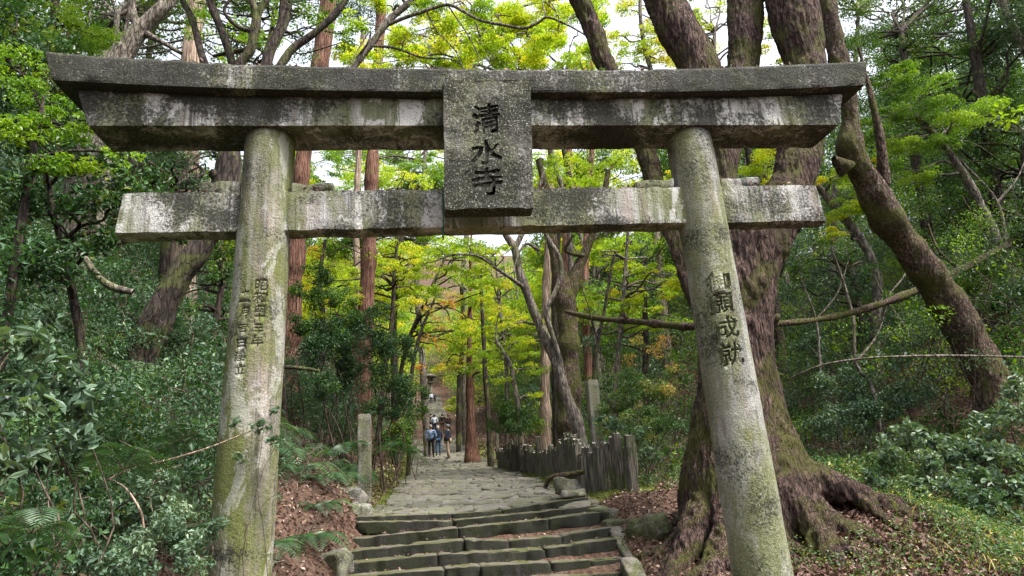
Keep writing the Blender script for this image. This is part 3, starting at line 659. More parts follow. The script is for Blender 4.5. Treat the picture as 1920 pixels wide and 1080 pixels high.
# leaning mossy tree right
tree_px('leaning_tree', 'thick mossy tree leaning left past the right end of the gate, knobby where it bends', [
    [(1885, 850, 7, 96), (1862, 730, 7, 68), (1828, 660, 7, 64), (1784, 580, 6.9, 58), (1722, 490, 6.7, 54), (1668, 417, 6.5, 58), (1628, 345, 6.3, 56), (1594, 278, 6.1, 48), (1592, 205, 6, 30), (1572, 120, 6, 37), (1548, 0, 6, 28), (1530, -90, 6, 20)],
    [(1655, 345, 6.3, 26), (1654, 280, 6.1, 18), (1638, 200, 6, 13), (1628, 160, 6, 9), (1610, 90, 6, 6)],
    [(1588, 318, 6.1, 34), (1570, 303, 6.05, 20), (1563, 297, 6, 10)]],
    [(1640, -60, 90, 7), (1520, -120, 100, 7), (1700, -30, 70, 7.5), (1750, -220, 150, 7), (1900, -260, 160, 6.5), (1650, -280, 150, 8), (1800, -450, 200, 6)], 'oldbark', 'green', seed=31, amp=.07, seg=22, per=260)  # highest clumps are unseen crown, added to shade the right bank

# slender curved tree, twin stems, right of the path
tree_px('slender_tree', 'slender grey tree with a curved forked stem right of the path behind the stakes', [
    [(1086, 820, 12, 30), (1078, 784, 12, 24), (1059, 736, 12, 21), (1043, 677, 12, 22), (1015, 618, 12, 20), (993, 562, 12, 16), (974, 507, 12, 15), (965, 466, 12, 16), (948, 440, 12, 10), (930, 400, 12, 8), (905, 330, 12, 6)],
    [(965, 466, 12, 12), (978, 440, 12, 10), (1000, 390, 12, 8), (1020, 320, 12, 6)],
    [(1050, 700, 12, 14), (1048, 670, 11.9, 11), (1036, 630, 11.8, 10), (1024, 585, 11.7, 10), (1040, 550, 11.7, 9), (1052, 514, 11.7, 9), (1049, 484, 11.7, 9), (1026, 444, 11.7, 9), (1010, 400, 11.7, 7)],
    [(983, 540, 12, 9), (960, 523, 11.6, 7), (930, 503, 11.2, 6), (895, 480, 10.9, 5), (850, 478, 10.6, 4), (815, 490, 10.4, 3)],
    [(1012, 470, 11.8, 7), (985, 458, 11.8, 6), (965, 500, 11.7, 3), (970, 560, 11.7, 3)]],
    [(900, 505, 26, 11), (850, 500, 30, 10.8), (935, 470, 24, 11), (880, 460, 34, 11), (825, 470, 32, 10.5), (1000, 470, 20, 12), (790, 500, 24, 10.6), (950, 610, 20, 12), (915, 560, 24, 11.5)], 'grey', 'maple', seed=41, leaf=.055, per=330, layers=1, flat=.3, amp=.03, up=1.6)
tree_px('mossy_tree', 'stout mossy forked tree just behind the slender curved one', [
    [(1068, 800, 13.5, 50), (1067, 762, 13.5, 44), (1068, 662, 13.5, 41), (1063, 588, 13.5, 37), (1056, 544, 13.5, 36), (1044, 500, 13.5, 22), (1036, 450, 13.5, 18), (1028, 380, 13.5, 15), (1010, 300, 13.5, 13)],
    [(1062, 570, 13.5, 26), (1078, 521, 13.5, 21), (1096, 477, 13.5, 18), (1107, 450, 13.5, 13), (1130, 380, 13.5, 11), (1140, 320, 13.5, 9)],
    [(1096, 480, 13.4, 8), (1060, 470, 13.2, 6), (1075, 440, 13, 5)]],
    [(1110, 330, 45, 14), (1160, 300, 50, 14), (1040, 310, 45, 14), (1095, 400, 30, 13), (1180, 350, 35, 13)], 'oldbark', 'maple', seed=42, leaf=.06, per=300, amp=.05, seg=18, layers=1, flat=.35)
tree_px('sapling', 'thin dark leaning sapling beside the tall square post', [
    [(1118, 800, 10.8, 9), (1116, 740, 10.8, 9), (1115, 677, 10.8, 8), (1130, 600, 10.8, 6), (1148, 495, 10.8, 5), (1152, 480, 10.8, 3)],
    [(1121, 640, 10.8, 4), (1112, 610, 10.8, 3), (1102, 570, 10.8, 2), (1090, 540, 10.8, 1.5)]], [], 'dark', 'green', seed=43, amp=.008, seg=8)
def cedar(label, rows, mat, seed, cl=[], name='cedar_tree', lmat='green'):
    tree_px(name, label, [rows], cl, mat, lmat, seed=seed, amp=.03, seg=16, leaf=.12, per=140, flat=.4, conn=.05)
cedar('tall straight reddish cedar seen between the left pillar and the tablet', [(684, 640, 20, 30), (687, 560, 20, 28), (693, 450, 20, 27), (698, 300, 20, 24), (710, 100, 20, 19), (715, 0, 20, 17), (722, -160, 20, 13)], 'cedar', 51, [(720, -120, 120, 20), (740, -190, 140, 20)])
cedar('red barked cedar directly behind the left pillar, leaning slightly right', [(548, 520, 15, 40), (560, 400, 15, 36), (568, 300, 15, 32), (600, 120, 15, 31), (616, 0, 15, 29), (640, -180, 15, 24)], 'cedar', 52, [(640, -150, 130, 15), (560, -190, 120, 16)])
cedar('pale tan straight cedar rising above the left half of the gate', [(352, 330, 13, 38), (356, 220, 13, 34), (358, 125, 13, 31), (368, 0, 13, 29), (378, -170, 13, 24)], 'palecedar', 53, [(380, -160, 150, 13)])
cedar('bright red barked trunk beside the path just beyond the walkers', [(884, 826, 27, 24), (882, 780, 27, 18), (881, 715, 27, 16), (880, 650, 27, 10), (882, 540, 27, 7), (884, 440, 27, 4)], 'cedar', 54, [(880, 690, 26, 25.5), (900, 655, 30, 25.5), (860, 650, 30, 25.5), (880, 610, 34, 25.5), (895, 560, 34, 25.5), (870, 520, 34, 25.5), (885, 470, 34, 25.5), (935, 690, 34, 26)], lmat='maple')
cedar('pale straight trunk standing left of the mossy forked tree', [(1022, 800, 19, 22), (1022, 700, 19, 19), (1024, 560, 19, 17), (1028, 440, 19, 13), (1034, 250, 19, 10)], 'palecedar', 55, [(1030, 220, 60, 19)])
cedar('reddish straight cedar seen through the fork of the mossy tree', [(1066, 640, 24, 20), (1066, 540, 24, 19), (1064, 440, 24, 18), (1066, 280, 24, 14), (1070, 120, 24, 11)], 'cedar', 56, [(1070, 160, 70, 24)])
cedar('slim brown trunk with a dark base at the left end of the stake fence', [(918, 830, 24, 10), (914, 760, 24, 9), (910, 700, 24, 9), (905, 600, 24, 7), (900, 500, 24, 5)], 'dark', 57, [], 'slim_tree')
cedar('distant red cedar low between the mossy tree and the right pillar', [(1100, 640, 30, 16), (1098, 520, 30, 14), (1102, 400, 30, 12), (1110, 280, 30, 10)], 'cedar', 58, [(1110, 300, 50, 30)])
cedar('far pink trunk close left of the right pillar', [(1245, 600, 32, 15), (1240, 520, 32, 13), (1232, 440, 32, 12), (1224, 300, 32, 10)], 'palecedar', 59, [(1225, 260, 60, 32)])
cedar('slim pale trunk left of the tall reddish cedar', [(672, 560, 26, 14), (668, 440, 26, 13), (672, 300, 26, 12), (676, 200, 26, 10), (680, 60, 26, 8)], 'palecedar', 60, [(670, 30, 70, 26)])
# gnarled multi stem tree on the left bank
tree_px('gnarled_tree', 'dark leaning tree on the left bank that splits into many crooked limbs above the gate', [
    [(262, 670, 6, 62), (300, 590, 6, 55), (335, 520, 6, 50), (378, 460, 6, 46), (418, 400, 6, 42), (428, 310, 6, 46), (438, 230, 6, 40), (444, 170, 6.2, 30)],
    [(438, 240, 6, 22), (410, 170, 6.2, 15), (385, 122, 6.4, 14), (372, 80, 6.6, 13), (360, 35, 6.8, 12), (338, -10, 7, 11), (320, -80, 7, 8)],
    [(442, 200, 6, 20), (437, 125, 6.3, 15), (424, 80, 6.4, 15), (410, 45, 6.5, 14), (394, 0, 6.6, 14), (388, -80, 6.6, 9)],
    [(445, 190, 6, 20), (448, 125, 6, 16), (468, 95, 6, 16), (478, 60, 6, 17), (480, 30, 6, 15), (472, -5, 6, 13), (465, -80, 6, 9)],
    [(479, 40, 6, 12), (490, 15, 6, 11), (505, -10, 6, 10), (530, -70, 6, 7)],
    [(442, 260, 6, 28), (475, 190, 6.4, 24), (496, 128, 6.6, 22), (508, 90, 6.7, 20), (528, 50, 6.8, 20), (538, 0, 7, 22), (548, -90, 7, 14)],
    [(450, 220, 6, 22), (490, 170, 6.2, 18), (522, 128, 6.3, 16), (548, 92, 6.4, 15), (592, 60, 6.4, 14), (632, 22, 6.4, 12), (660, -20, 6.4, 9)],
    [(425, 320, 6, 28), (408, 330, 5.9, 24), (394, 322, 5.8, 14)],
    [(478, 60, 6, 8), (446, 50, 6, 8), (420, 20, 6, 6), (440, -10, 6, 5)],
    [(470, 92, 6.2, 10), (425, 100, 6.8, 9), (400, 105, 7, 6)]],
    [(400, -40, 60, 6.5), (470, -60, 60, 6.5), (560, 20, 40, 7), (520, -50, 60, 7), (340, -60, 55, 7), (600, -50, 45, 7), (420, 60, 24, 7), (560, 70, 18, 7), (450, 15, 22, 7.5), (420, -240, 150, 6), (250, -260, 160, 5), (560, -260, 130, 7), (100, -300, 170, 4), (300, -480, 200, 4.5)], 'dark', 'green', seed=61, amp=.05, seg=16, per=230, leaf=.075)  # clumps far above the frame are added, unseen, to shade the left bank
tree_px('grey_tree', 'grey peeling tree leaning right above the left end of the gate', [
    [(170, 260, 9, 50), (190, 180, 9, 46), (222, 115, 9, 42), (252, 68, 9, 34), (292, 28, 9, 32), (325, -10, 9, 26), (360, -80, 9, 18)],
    [(240, 85, 9, 18), (205, 100, 9, 16), (190, 112, 8.9, 12)],
    [(270, 62, 9, 14), (305, 80, 9, 9), (340, 100, 9, 6)],
    [(262, 60, 9.1, 16), (248, 20, 9.3, 14), (245, -30, 9.4, 13)],
    [(224, 110, 9.1, 8), (236, 55, 9.1, 7), (244, 10, 9, 5), (246, -30, 9, 4)]],
    [(250, -50, 80, 9.5), (340, -70, 80, 9.5), (180, -30, 70, 9.5), (260, 40, 22, 10)], 'grey', 'green', seed=62, amp=.06, seg=16, per=180)
# maple above the gate, centre
tree_px('maple_tree', 'yellow green maple whose arching branch sweeps over the middle of the gate', [
    [(488, 470, 9, 16), (500, 380, 9, 16), (530, 290, 9, 15), (600, 190, 9, 15), (662, 127, 9, 14), (682, 100, 9, 14), (700, 77, 9, 14), (730, 37, 9, 13), (773, 0, 9, 11), (840, -70, 9, 8)],
    [(728, 46, 9, 8), (760, 33, 8.8, 7), (787, 24, 8.6, 7), (838, 9, 8.4, 6), (870, 22, 8.2, 6), (900, 38, 8, 5.5), (945, 47, 7.9, 5.5), (983, 53, 7.8, 5.5), (1010, 42, 7.7, 5), (1030, 33, 7.6, 4.5), (1083, 57, 7.5, 3), (1130, 90, 7.4, 2)],
    [(696, 86, 9, 6), (740, 90, 9, 5), (793, 108, 9, 4), (850, 112, 9, 3), (880, 140, 9, 2)],
    [(668, 110, 9, 5), (690, 80, 8.8, 4), (692, 60, 8.7, 3), (650, 130, 8.6, 2)],
    [(840, 10, 8.4, 3), (880, 70, 8.4, 2.5), (900, 110, 8.4, 2)], [(800, 22, 8.6, 3), (820, 60, 8.6, 2.5), (850, 90, 8.7, 2), (870, 130, 8.7, 2)]],
    [(760, 70, 34, 9), (830, 55, 42, 9), (800, 15, 40, 9), (900, 85, 44, 8.8), (960, 30, 50, 8.8), (890, 20, 40, 9), (1000, 95, 40, 8.6), (1050, 60, 44, 8.6), (1070, 110, 34, 8.6), (1030, 10, 45, 9), (760, 115, 22, 9), (950, 120, 34, 9), (720, 10, 30, 9.6), (850, 115, 26, 9.2), (700, -40, 60, 9), (850, -50, 70, 9), (1000, -60, 80, 9), (1120, 40, 26, 9)], 'grey', 'maple', seed=63, leaf=.055, lai=2.4, per=300, layers=1, flat=.35, amp=.02, up=1.6, ntw=4)
tree_px('maple_tree', 'golden leaved maple glowing above the right half of the gate beside the big trunks', [
    [(1320, 560, 12, 14), (1310, 420, 12, 13), (1280, 260, 12, 11), (1220, 130, 12, 9), (1200, 20, 12, 7), (1210, -60, 12, 7)]],
    [(1190, 90, 38, 12), (1230, 110, 34, 12), (1160, 70, 24, 12), (1215, 60, 26, 12), (1150, 120, 24, 12), (1245, 80, 20, 12)], 'grey', 'gold', seed=64, leaf=.07, lai=2.2, per=300, layers=1, flat=.5, amp=.02)
tree_px('maple_tree', 'bright lime maple framed between the tablet and the right pillar', [
    [(1040, 560, 17, 14), (1045, 440, 17, 14), (1070, 380, 17, 12), (1065, 320, 17, 10), (1050, 250, 17, 7)]],
    [(1030, 325, 42, 16), (1075, 345, 34, 16), (1010, 345, 26, 16), (1060, 300, 30, 16), (1130, 340, 34, 17), (1090, 300, 26, 17)], 'dark', 'maple', seed=65, leaf=.075, per=300, layers=1, flat=.5, amp=.02)
tree_px('maple_tree', 'vivid yellow green maple behind the forked limbs right of the right pillar', [
    [(1640, 640, 11, 20), (1640, 500, 11, 17), (1560, 380, 11, 14), (1480, 300, 11, 10), (1430, 250, 11, 7)]],
    [(1415, 310, 44, 10.5), (1450, 345, 30, 10.5), (1570, 330, 40, 10.5), (1600, 380, 42, 10.5), (1570, 400, 34, 10.5), (1630, 310, 30, 10.5), (1395, 345, 20, 10.5), (1440, 280, 34, 10.5), (1560, 440, 30, 10.5), (1250, 330, 24, 11)], 'grey', 'maple', seed=66, leaf=.06, lai=2.6, per=420, layers=1, flat=.5, amp=.02)
tree_px('maple_tree', 'layered green maple spreading right of the end of the top lintel', [
    [(1900, 560, 10, 20), (1860, 430, 10, 17), (1790, 300, 10, 13), (1720, 220, 10, 9), (1660, 170, 10, 5)]],
    [(1690, 170, 50, 9.5), (1740, 205, 55, 9.5), (1670, 215, 40, 9.5), (1700, 130, 36, 9.5), (1790, 230, 50, 9.5), (1640, 150, 24, 9.5), (1760, 160, 40, 9.5), (1650, 250, 36, 9.6), (1700, 270, 44, 9.6), (1760, 270, 44, 9.6), (1660, 320, 34, 9.8), (1840, 200, 46, 9.6), (1720, 330, 40, 9.8), (1620, 230, 24, 9.8)], 'grey', 'lime', seed=67, leaf=.06, lai=2.4, per=300, layers=1, flat=.35, amp=.02)
tree_px('orange_maple', 'orange leaved maple glowing above the far end of the path', [
    [(770, 740, 20, 8), (775, 680, 20, 7), (790, 620, 20, 6), (815, 560, 20, 4)]],
    [(800, 585, 24, 20), (830, 605, 26, 20), (800, 632, 24, 20.5), (842, 570, 18, 20), (786, 690, 18, 24), (820, 650, 18, 21)], 'dark', 'orange', seed=68, lai=1.1, leaf=.16, per=80, layers=1, amp=.02)
tree_px('golden_maple', 'golden yellow maple right of the orange one above the path', [
    [(860, 760, 34, 9), (862, 700, 34, 8), (870, 620, 34, 8), (865, 540, 34, 6)]],
    [(840, 640, 30, 34), (880, 600, 40, 34), (840, 560, 40, 34), (920, 570, 40, 34), (855, 680, 26, 34), (830, 510, 36, 34), (900, 520, 40, 34), (820, 690, 20, 38)], 'dark', 'gold', seed=69, leaf=.13, per=100, layers=1, amp=.02)
tree_px('maple_tree', 'airy pale green maple right of the path in front of the pale trunk', [
    [(975, 800, 17, 10), (968, 740, 17, 9), (955, 680, 17, 8), (930, 640, 17, 6)]],
    [(930, 660, 36, 17), (975, 640, 36, 17), (1000, 690, 30, 17), (940, 710, 26, 17), (985, 600, 34, 17), (940, 580, 30, 17), (1000, 740, 20, 17)], 'grey', 'maple', seed=70, leaf=.07, per=200, layers=1, flat=.4, amp=.02)
tree_px('maple_tree', 'lime maple behind the left pillar where the bank meets the red cedar', [
    [(600, 700, 17, 12), (605, 600, 17, 10), (600, 520, 17, 8), (610, 450, 17, 6)]],
    [(585, 590, 34, 17), (620, 560, 34, 17), (580, 530, 30, 17), (630, 500, 36, 17), (590, 470, 30, 17), (660, 540, 20, 17)], 'dark', 'gold', seed=71, leaf=.08, per=200, layers=1, amp=.02)
tree_px('maple_tree', 'tall light green maple between the red cedar and the orange maple', [
    [(740, 720, 24, 14), (738, 600, 24, 12), (745, 500, 24, 10), (760, 400, 24, 7)]],
    [(740, 520, 50, 24), (790, 500, 50, 24), (750, 470, 45, 24), (720, 580, 34, 24), (770, 560, 40, 24), (830, 460, 45, 24), (740, 330, 40, 26), (790, 340, 30, 26)], 'dark', 'maple', seed=72, leaf=.1, per=170, layers=1, amp=.02)

def fill(x0, x1, y0, y1, n, r0, r1, Y0, Y1, seed):
    rg = np.random.default_rng(seed); return [(rg.uniform(x0, x1), rg.uniform(y0, y1), rg.uniform(r0, r1), rg.uniform(Y0, Y1)) for _ in range(n)]
def filler(label, base, rows, bmat, lmat, seed, name='maple_tree', leaf=.08, lai=1.3, **k):
    tree_px(name, label, [base], rows, bmat, lmat, seed=seed, leaf=leaf, lai=lai, layers=1 if name == 'maple_tree' else 0, flat=.45, amp=.02, ntw=4, **k)
tree_px('evergreen_tree', 'sunlit yellow green tree hugging the left end of the top lintel', [[(40, 420, 1.6, 16), (60, 300, 1.6, 12), (80, 200, 1.8, 8)]],
    [(60, 180, 60, 1.8), (110, 240, 60, 1.7), (170, 230, 40, 1.7), (30, 250, 60, 1.5), (20, 110, 60, 2), (160, 300, 50, 1.7), (230, 290, 36, 1.7), (90, 310, 50, 1.5)], 'dark', 'lime', seed=83, leaf=.055, lai=2.4, amp=.02, layers=1, flat=.5)  # lime leaf colour paints in the sunlit top of the glossy evergreen
filler('pale green maple whose crown closes over the path in front of the orange one', [(745, 740, 26, 9), (762, 650, 26, 8), (800, 560, 26, 7), (840, 470, 26, 5)], fill(770, 930, 470, 650, 22, 16, 30, 22, 30, 1), 'dark', 'maple', 301, lai=2.)
filler('yellow green maple between the bright red trunk and the slender grey tree', [(950, 800, 20, 8), (950, 700, 20, 8), (940, 600, 20, 7), (930, 500, 20, 4)], fill(880, 1030, 460, 700, 26, 16, 30, 17, 24, 2), 'grey', 'maple', 302, lai=2.)
filler('green maple filling the gap between the red cedars below the tie beam', [(720, 700, 22, 9), (735, 600, 22, 8), (740, 500, 22, 6), (750, 420, 22, 4)], fill(560, 800, 455, 600, 28, 18, 34, 19, 28, 3), 'dark', 'maple', 303, lai=2.)
filler('tall green maple behind the mossy tree and left of the right pillar', [(1150, 760, 19, 10), (1160, 650, 19, 9), (1170, 540, 19, 8), (1180, 400, 19, 5)], fill(1090, 1290, 440, 620, 28, 18, 34, 16, 24, 4), 'grey', 'maple', 304, lai=2.)
filler('evergreen tree darkening the gap right of the mossy tree below the tie beam', [(1210, 700, 24, 12), (1210, 600, 24, 11), (1205, 500, 24, 8)], fill(1100, 1290, 450, 650, 16, 18, 32, 23, 28, 5), 'dark', 'blue', 305, 'evergreen_tree')
filler('light green tree seen between the two beams left of the tablet', [(790, 640, 32, 12), (780, 500, 32, 11), (790, 380, 32, 9), (800, 250, 32, 6)], fill(560, 835, 270, 480, 60, 20, 40, 30, 38, 6), 'grey', 'lime', 306, lai=2.1)
filler('light green tree seen between the two beams right of the tablet', [(1120, 640, 36, 12), (1120, 500, 36, 11), (1110, 380, 36, 9), (1100, 250, 36, 6)], fill(990, 1260, 270, 480, 42, 20, 38, 30, 38, 7), 'grey', 'maple', 307, lai=2.)
filler('broad green maple behind the tablet, its crown reaching past both its sides', [(870, 640, 40, 12), (870, 500, 40, 11), (880, 380, 40, 9), (880, 200, 40, 6)], fill(540, 1240, 240, 420, 60, 24, 46, 40, 50, 17), 'grey', 'maple', 317, lai=1.6)
filler('feathery green tree rising over the right end of the top lintel', [(1560, 500, 18, 12), (1570, 300, 18, 11), (1600, 150, 18, 9), (1610, 20, 18, 6)], fill(1480, 1760, -40, 120, 26, 26, 46, 17, 21, 18), 'grey', 'green', 318, 'evergreen_tree', lai=1.5)
filler('leafy green crown arching over the left half of the top lintel', [(520, 560, 11, 14), (500, 400, 11, 12), (480, 250, 11, 11), (500, 100, 11, 8), (520, 0, 11, 6)], fill(330, 660, -30, 120, 26, 18, 34, 9, 14, 8), 'dark', 'lime', 308, lai=1.3)
filler('bright maple crown above the tablet in front of the sky', [(1068, 640, 15, 12), (1064, 400, 15, 11), (1000, 200, 15, 9), (930, 60, 15, 6)], fill(650, 1130, -30, 135, 60, 24, 44, 11, 17, 9), 'grey', 'maple', 309, lai=2.8)
filler('yellow green tree showing through above the right pillar', [(1330, 600, 14, 14), (1330, 400, 14, 12), (1335, 200, 14, 9), (1340, 60, 14, 6)], fill(1120, 1480, -30, 130, 26, 18, 34, 12, 17, 10), 'grey', 'gold', 310, lai=1.8)
filler('dark evergreen crown behind the crooked limbs at top left', [(180, 560, 14, 22), (190, 400, 14, 20), (210, 200, 14, 16), (220, 30, 14, 10)], fill(120, 620, -30, 160, 42, 24, 44, 14, 20, 11), 'grey', 'green', 311, 'evergreen_tree', lai=1.1)
filler('dark evergreen crowding the gap between the beams at the far left', [(300, 600, 10, 20), (310, 480, 10, 18), (320, 350, 10, 14)], fill(250, 460, 270, 400, 18, 22, 38, 8, 13, 12), 'dark', 'blue', 312, 'evergreen_tree', lai=1.6)
filler('tall evergreen behind the right end of the gate', [(1760, 620, 13, 20), (1740, 450, 13, 18), (1710, 250, 13, 14), (1690, 60, 13, 9)], fill(1590, 1920, -30, 200, 44, 26, 46, 12, 18, 13), 'dark', 'green', 313, 'evergreen_tree', lai=1.3)
filler('evergreen tree at the right edge whose crown hangs over the slope', [(1930, 640, 11, 22), (1930, 450, 11, 20), (1920, 250, 11, 16)], fill(1680, 1930, 200, 480, 30, 28, 50, 10, 14, 14), 'dark', 'green', 314, 'evergreen_tree', lai=1.4)
filler('leafy evergreen behind the bend of the leaning mossy tree', [(1620, 720, 12, 16), (1610, 580, 12, 14), (1590, 480, 12, 9)], fill(1470, 1720, 430, 680, 26, 24, 42, 10.5, 14, 15), 'dark', 'blue', 315, 'evergreen_tree', lai=1.4)
filler('dark evergreen behind the left pillar beside the gnarled tree', [(400, 700, 9, 16), (405, 600, 9, 14), (420, 520, 9, 9)], fill(300, 470, 440, 640, 18, 22, 38, 8, 11, 16), 'dark', 'green', 316, 'evergreen_tree', lai=1.4)

# ------------------------------------------------------------------ evergreen trees and shrubs (clump lists in photo space, real depth)
tree_px('evergreen_tree', 'glossy evergreen tree crowding the left edge behind the gate end', [
    [(150, 620, 2.6, 16), (120, 480, 2.6, 14), (90, 350, 2.6, 12), (70, 200, 2.6, 9)]],
    [(60, 200, 85, 2.2), (140, 290, 80, 2.0), (230, 340, 75, 2.1), (60, 360, 90, 1.8), (160, 400, 80, 1.9), (280, 380, 55, 2.3), (40, 470, 90, 1.6), (120, 500, 80, 1.8), (30, 120, 80, 2.6), (90, 90, 60, 3), (300, 330, 40, 2.4), (180, 220, 50, 2.6), (200, 450, 50, 2), (90, 280, 70, 2), (20, 260, 70, 2), (380, 400, 40, 3), (330, 440, 45, 3), (120, 160, 60, 2.6), (30, 30, 70, 3)], 'dark', 'glossy', seed=81, leaf=.085, per=330, amp=.03, shape='h', ntw=5, asp=.48)
tree_px('evergreen_tree', 'lighter feathery evergreen filling the top left corner', [
    [(60, 300, 6, 18), (80, 150, 6, 16), (100, 40, 6, 14), (110, -60, 6, 10)]],
    [(60, 60, 60, 5.5), (150, 50, 50, 6), (20, 0, 70, 6), (120, 0, 60, 6.5), (190, 70, 36, 6.5), (20, 130, 50, 5), (150, 90, 34, 6)], 'dark', 'lime', seed=82, lai=2.2, leaf=.06, per=230, amp=.03)
def shrub(label, rows, lmat, seed, leaf=.07, per=420, name='shrub', cat='shrub', shape='d', asp=.5, flat=.75, bmat='twig', up=1., lai=2.6):
    rng = np.random.default_rng(seed); cl = clumps_px(rows); c = np.mean(cl, 0); zb = Hs(c[0], c[1])
    T = thing(name, label, cat, (c[0], c[1], zb)); g = G(); g2 = G()
    for k in cl:
        b = np.array([lerp(c[0], k[0], .6)+rng.normal(0, .1), lerp(c[1], k[1], .6), 0]); b[2] = Hs(b[0], b[1])-.1
        r_ = min(.025, .045*k[3]); P = limb(g, b, k[:3], r_, r_*.4, rng, .06, 0, 5, 3); twigs(g, P, rng, 5, k[3]*.7, r_*.35)
    g.obj('stem', M[bmat], T); crown(g2, cl, lai, leaf, rng, 0, flat, up, asp, 0, shape); g2.obj('foliage', M[lmat], T); return T
shrub('tall dark camellia shrub on the bank left of the path, above the short stone post', [(700, 640, 48, 12), (650, 640, 50, 11), (750, 660, 42, 13), (720, 710, 48, 12), (770, 720, 34, 14), (660, 700, 50, 11), (600, 660, 50, 10.5), (610, 720, 40, 10), (740, 760, 44, 12), (700, 770, 34, 11.5), (690, 590, 40, 13), (620, 610, 40, 11.5)], 'glossy', 91, .075, 300)
shrub('dark leafy bush overhanging the left edge of the path by the walkers', [(765, 800, 30, 15), (740, 810, 34, 13.5), (780, 770, 26, 17), (755, 840, 24, 13), (720, 830, 26, 12), (785, 735, 22, 20)], 'green', 92, .07, 330)
shrub('evergreen bush with hanging leaves between left pillar and red cedar', [(600, 400+110, 34, 13), (640, 555, 36, 13), (590, 560, 34, 12), (660, 600, 30, 13), (570, 610, 34, 11), (560, 540, 24, 12)], 'green', 93, .08, 250)
shrub('dark green bush right of the slim trunk behind the stake fence', [(950, 770, 34, 18), (990, 780, 30, 17), (935, 800, 24, 18), (970, 800, 28, 16), (1010, 800, 20, 15)], 'green', 94, .07, 330)
shrub('bright green bush below the fallen trunk, left of the right pillar', [(1180, 720, 42, 9.5), (1230, 740, 44, 9), (1150, 760, 36, 9.5), (1200, 790, 44, 8.5), (1255, 800, 34, 8), (1270, 700, 30, 9.5), (1140, 800, 24, 9), (1160, 830, 24, 8)], 'herb', 95, .06, 330)
shrub('grey green shrub in front of the tall square post', [(1160, 800, 22, 8), (1200, 810, 24, 7.6), (1225, 850, 24, 7), (1130, 790, 18, 8.6)], 'blue', 96, .075, 330)
shrub('aucuba bush with big pale leaves at the foot of the leaning mossy tree', [(1700, 820, 42, 6), (1760, 830, 44, 5.8), (1820, 850, 50, 5.6), (1880, 860, 50, 5.4), (1740, 870, 40, 5.4), (1850, 800, 40, 5.8), (1900, 780, 44, 5.6), (1660, 850, 30, 6), (1900, 920, 44, 4.8), (1830, 900, 40, 5), (1905, 730, 34, 5.8), (1790, 920, 36, 4.9), (1720, 910, 34, 5), (1860, 950, 36, 4.5), (1650, 890, 28, 5.4), (1920, 980, 34, 4.2)], 'pale_blue', 97, .13, 150, shape='h', asp=.52)
shrub('dark evergreen bush behind the camphor roots on the right', [(1560, 790, 42, 7.5), (1620, 780, 44, 7.5), (1540, 730, 40, 8.5), (1600, 720, 44, 8.5), (1660, 760, 44, 7.5), (1520, 650, 36, 9.5), (1700, 740, 44, 7.8)], 'blue', 98, .075, 260)
shrub('leafy holly bush on the slope right of the leaning mossy tree', [(1880, 650, 50, 8), (1900, 560, 55, 8.5), (1860, 500, 50, 9), (1800, 530, 40, 9), (1910, 460, 50, 9)], 'green', 99, .07, 300)
shrub('orange tinted shrub on the slope under the fallen trunk', [(1195, 640, 20, 13), (1225, 660, 22, 13), (1180, 675, 16, 13), (1245, 640, 18, 13)], 'orange', 100, .06, 120, lai=.6)
shrub('lime green azalea lit beside the far steps', [(848, 752, 12, 52), (856, 766, 12, 50), (842, 765, 9, 50)], 'maple', 101, .12, 120)
shrub('nandina bush with pale green leaflets at the foot of the left pillar', [(300, 1000, 60, -.7), (370, 1040, 55, -.9), (240, 1050, 60, -1.), (330, 950, 45, -.5), (400, 990, 36, -.6), (180, 1060, 60, -1.2), (290, 900, 40, -.3)], 'pale_blue', 102, .045, 900, asp=.42)
shrub('broad leaved evergreen sprays hanging into the left edge of the picture', [(40, 640, 60, -1.4), (100, 700, 60, -1.2), (50, 760, 65, -1.6), (140, 760, 55, -1.2), (30, 850, 60, -1.6), (90, 600, 40, -.8), (120, 820, 50, -1.3)], 'pale_blue', 103, .10, 420, shape='h', asp=.42)
shrub('sparse leafy twigs climbing around the lower left pillar', [(495, 800, 22, -.32), (520, 830, 20, -.3), (440, 790, 14, -.34), (535, 870, 16, -.28), (450, 860, 14, -.36), (515, 770, 12, -.3)], 'blue', 104, .04, 420, name='vine', cat='vine')

# ------------------------------------------------------------------ ferns
def fern_mesh(seed, nf=9, L=.75):
    rng = np.random.default_rng(seed); g = G()
    for k in range(nf):
        a_ = 2*math.pi*k/nf+rng.normal(0, .25); l = L*rng.uniform(.7, 1.15); d = np.array([math.cos(a_), math.sin(a_), 0]); s = np.array([-d[1], d[0], 0]); t = np.linspace(0, 1, 23)
        P = d*(t*l*.85)[:, None]+np.array([0, 0, 1.])*(l*(.85*t-1.05*t**2.))[:, None]; add_tube(g, P, np.linspace(.005, .0015, 23), 4, 1)
        T_ = unit(np.gradient(P, axis=0)); nn = np.cross(T_, s); hue = rng.uniform(.2, .8)
        for sg in (-1, 1):
            ln = (l*.27*np.sin(np.clip(t*1.02+.05, 0, 1)*math.pi)**.7)[2:, None]; B = P[2:]; w = l*.014
            tip = B+s*sg*ln+T_[2:]*ln*.35-np.array([0, 0, .18])*ln; mid = (B+tip)/2+nn[2:]*ln*.05
            V = np.stack([B-T_[2:]*w*.6, mid-T_[2:]*w*1.1, tip, mid+T_[2:]*w*1.1], 1); n = len(B)
            g.add(V, np.arange(n*4).reshape(n, 4), 0, np.clip(hue+rng.normal(0, .08, n), 0, 1))
    return g
FM = [fern_mesh(k).mesh('fern', [M['fern'], M['twig']]) for k in range(5)]
rng = np.random.default_rng(77)
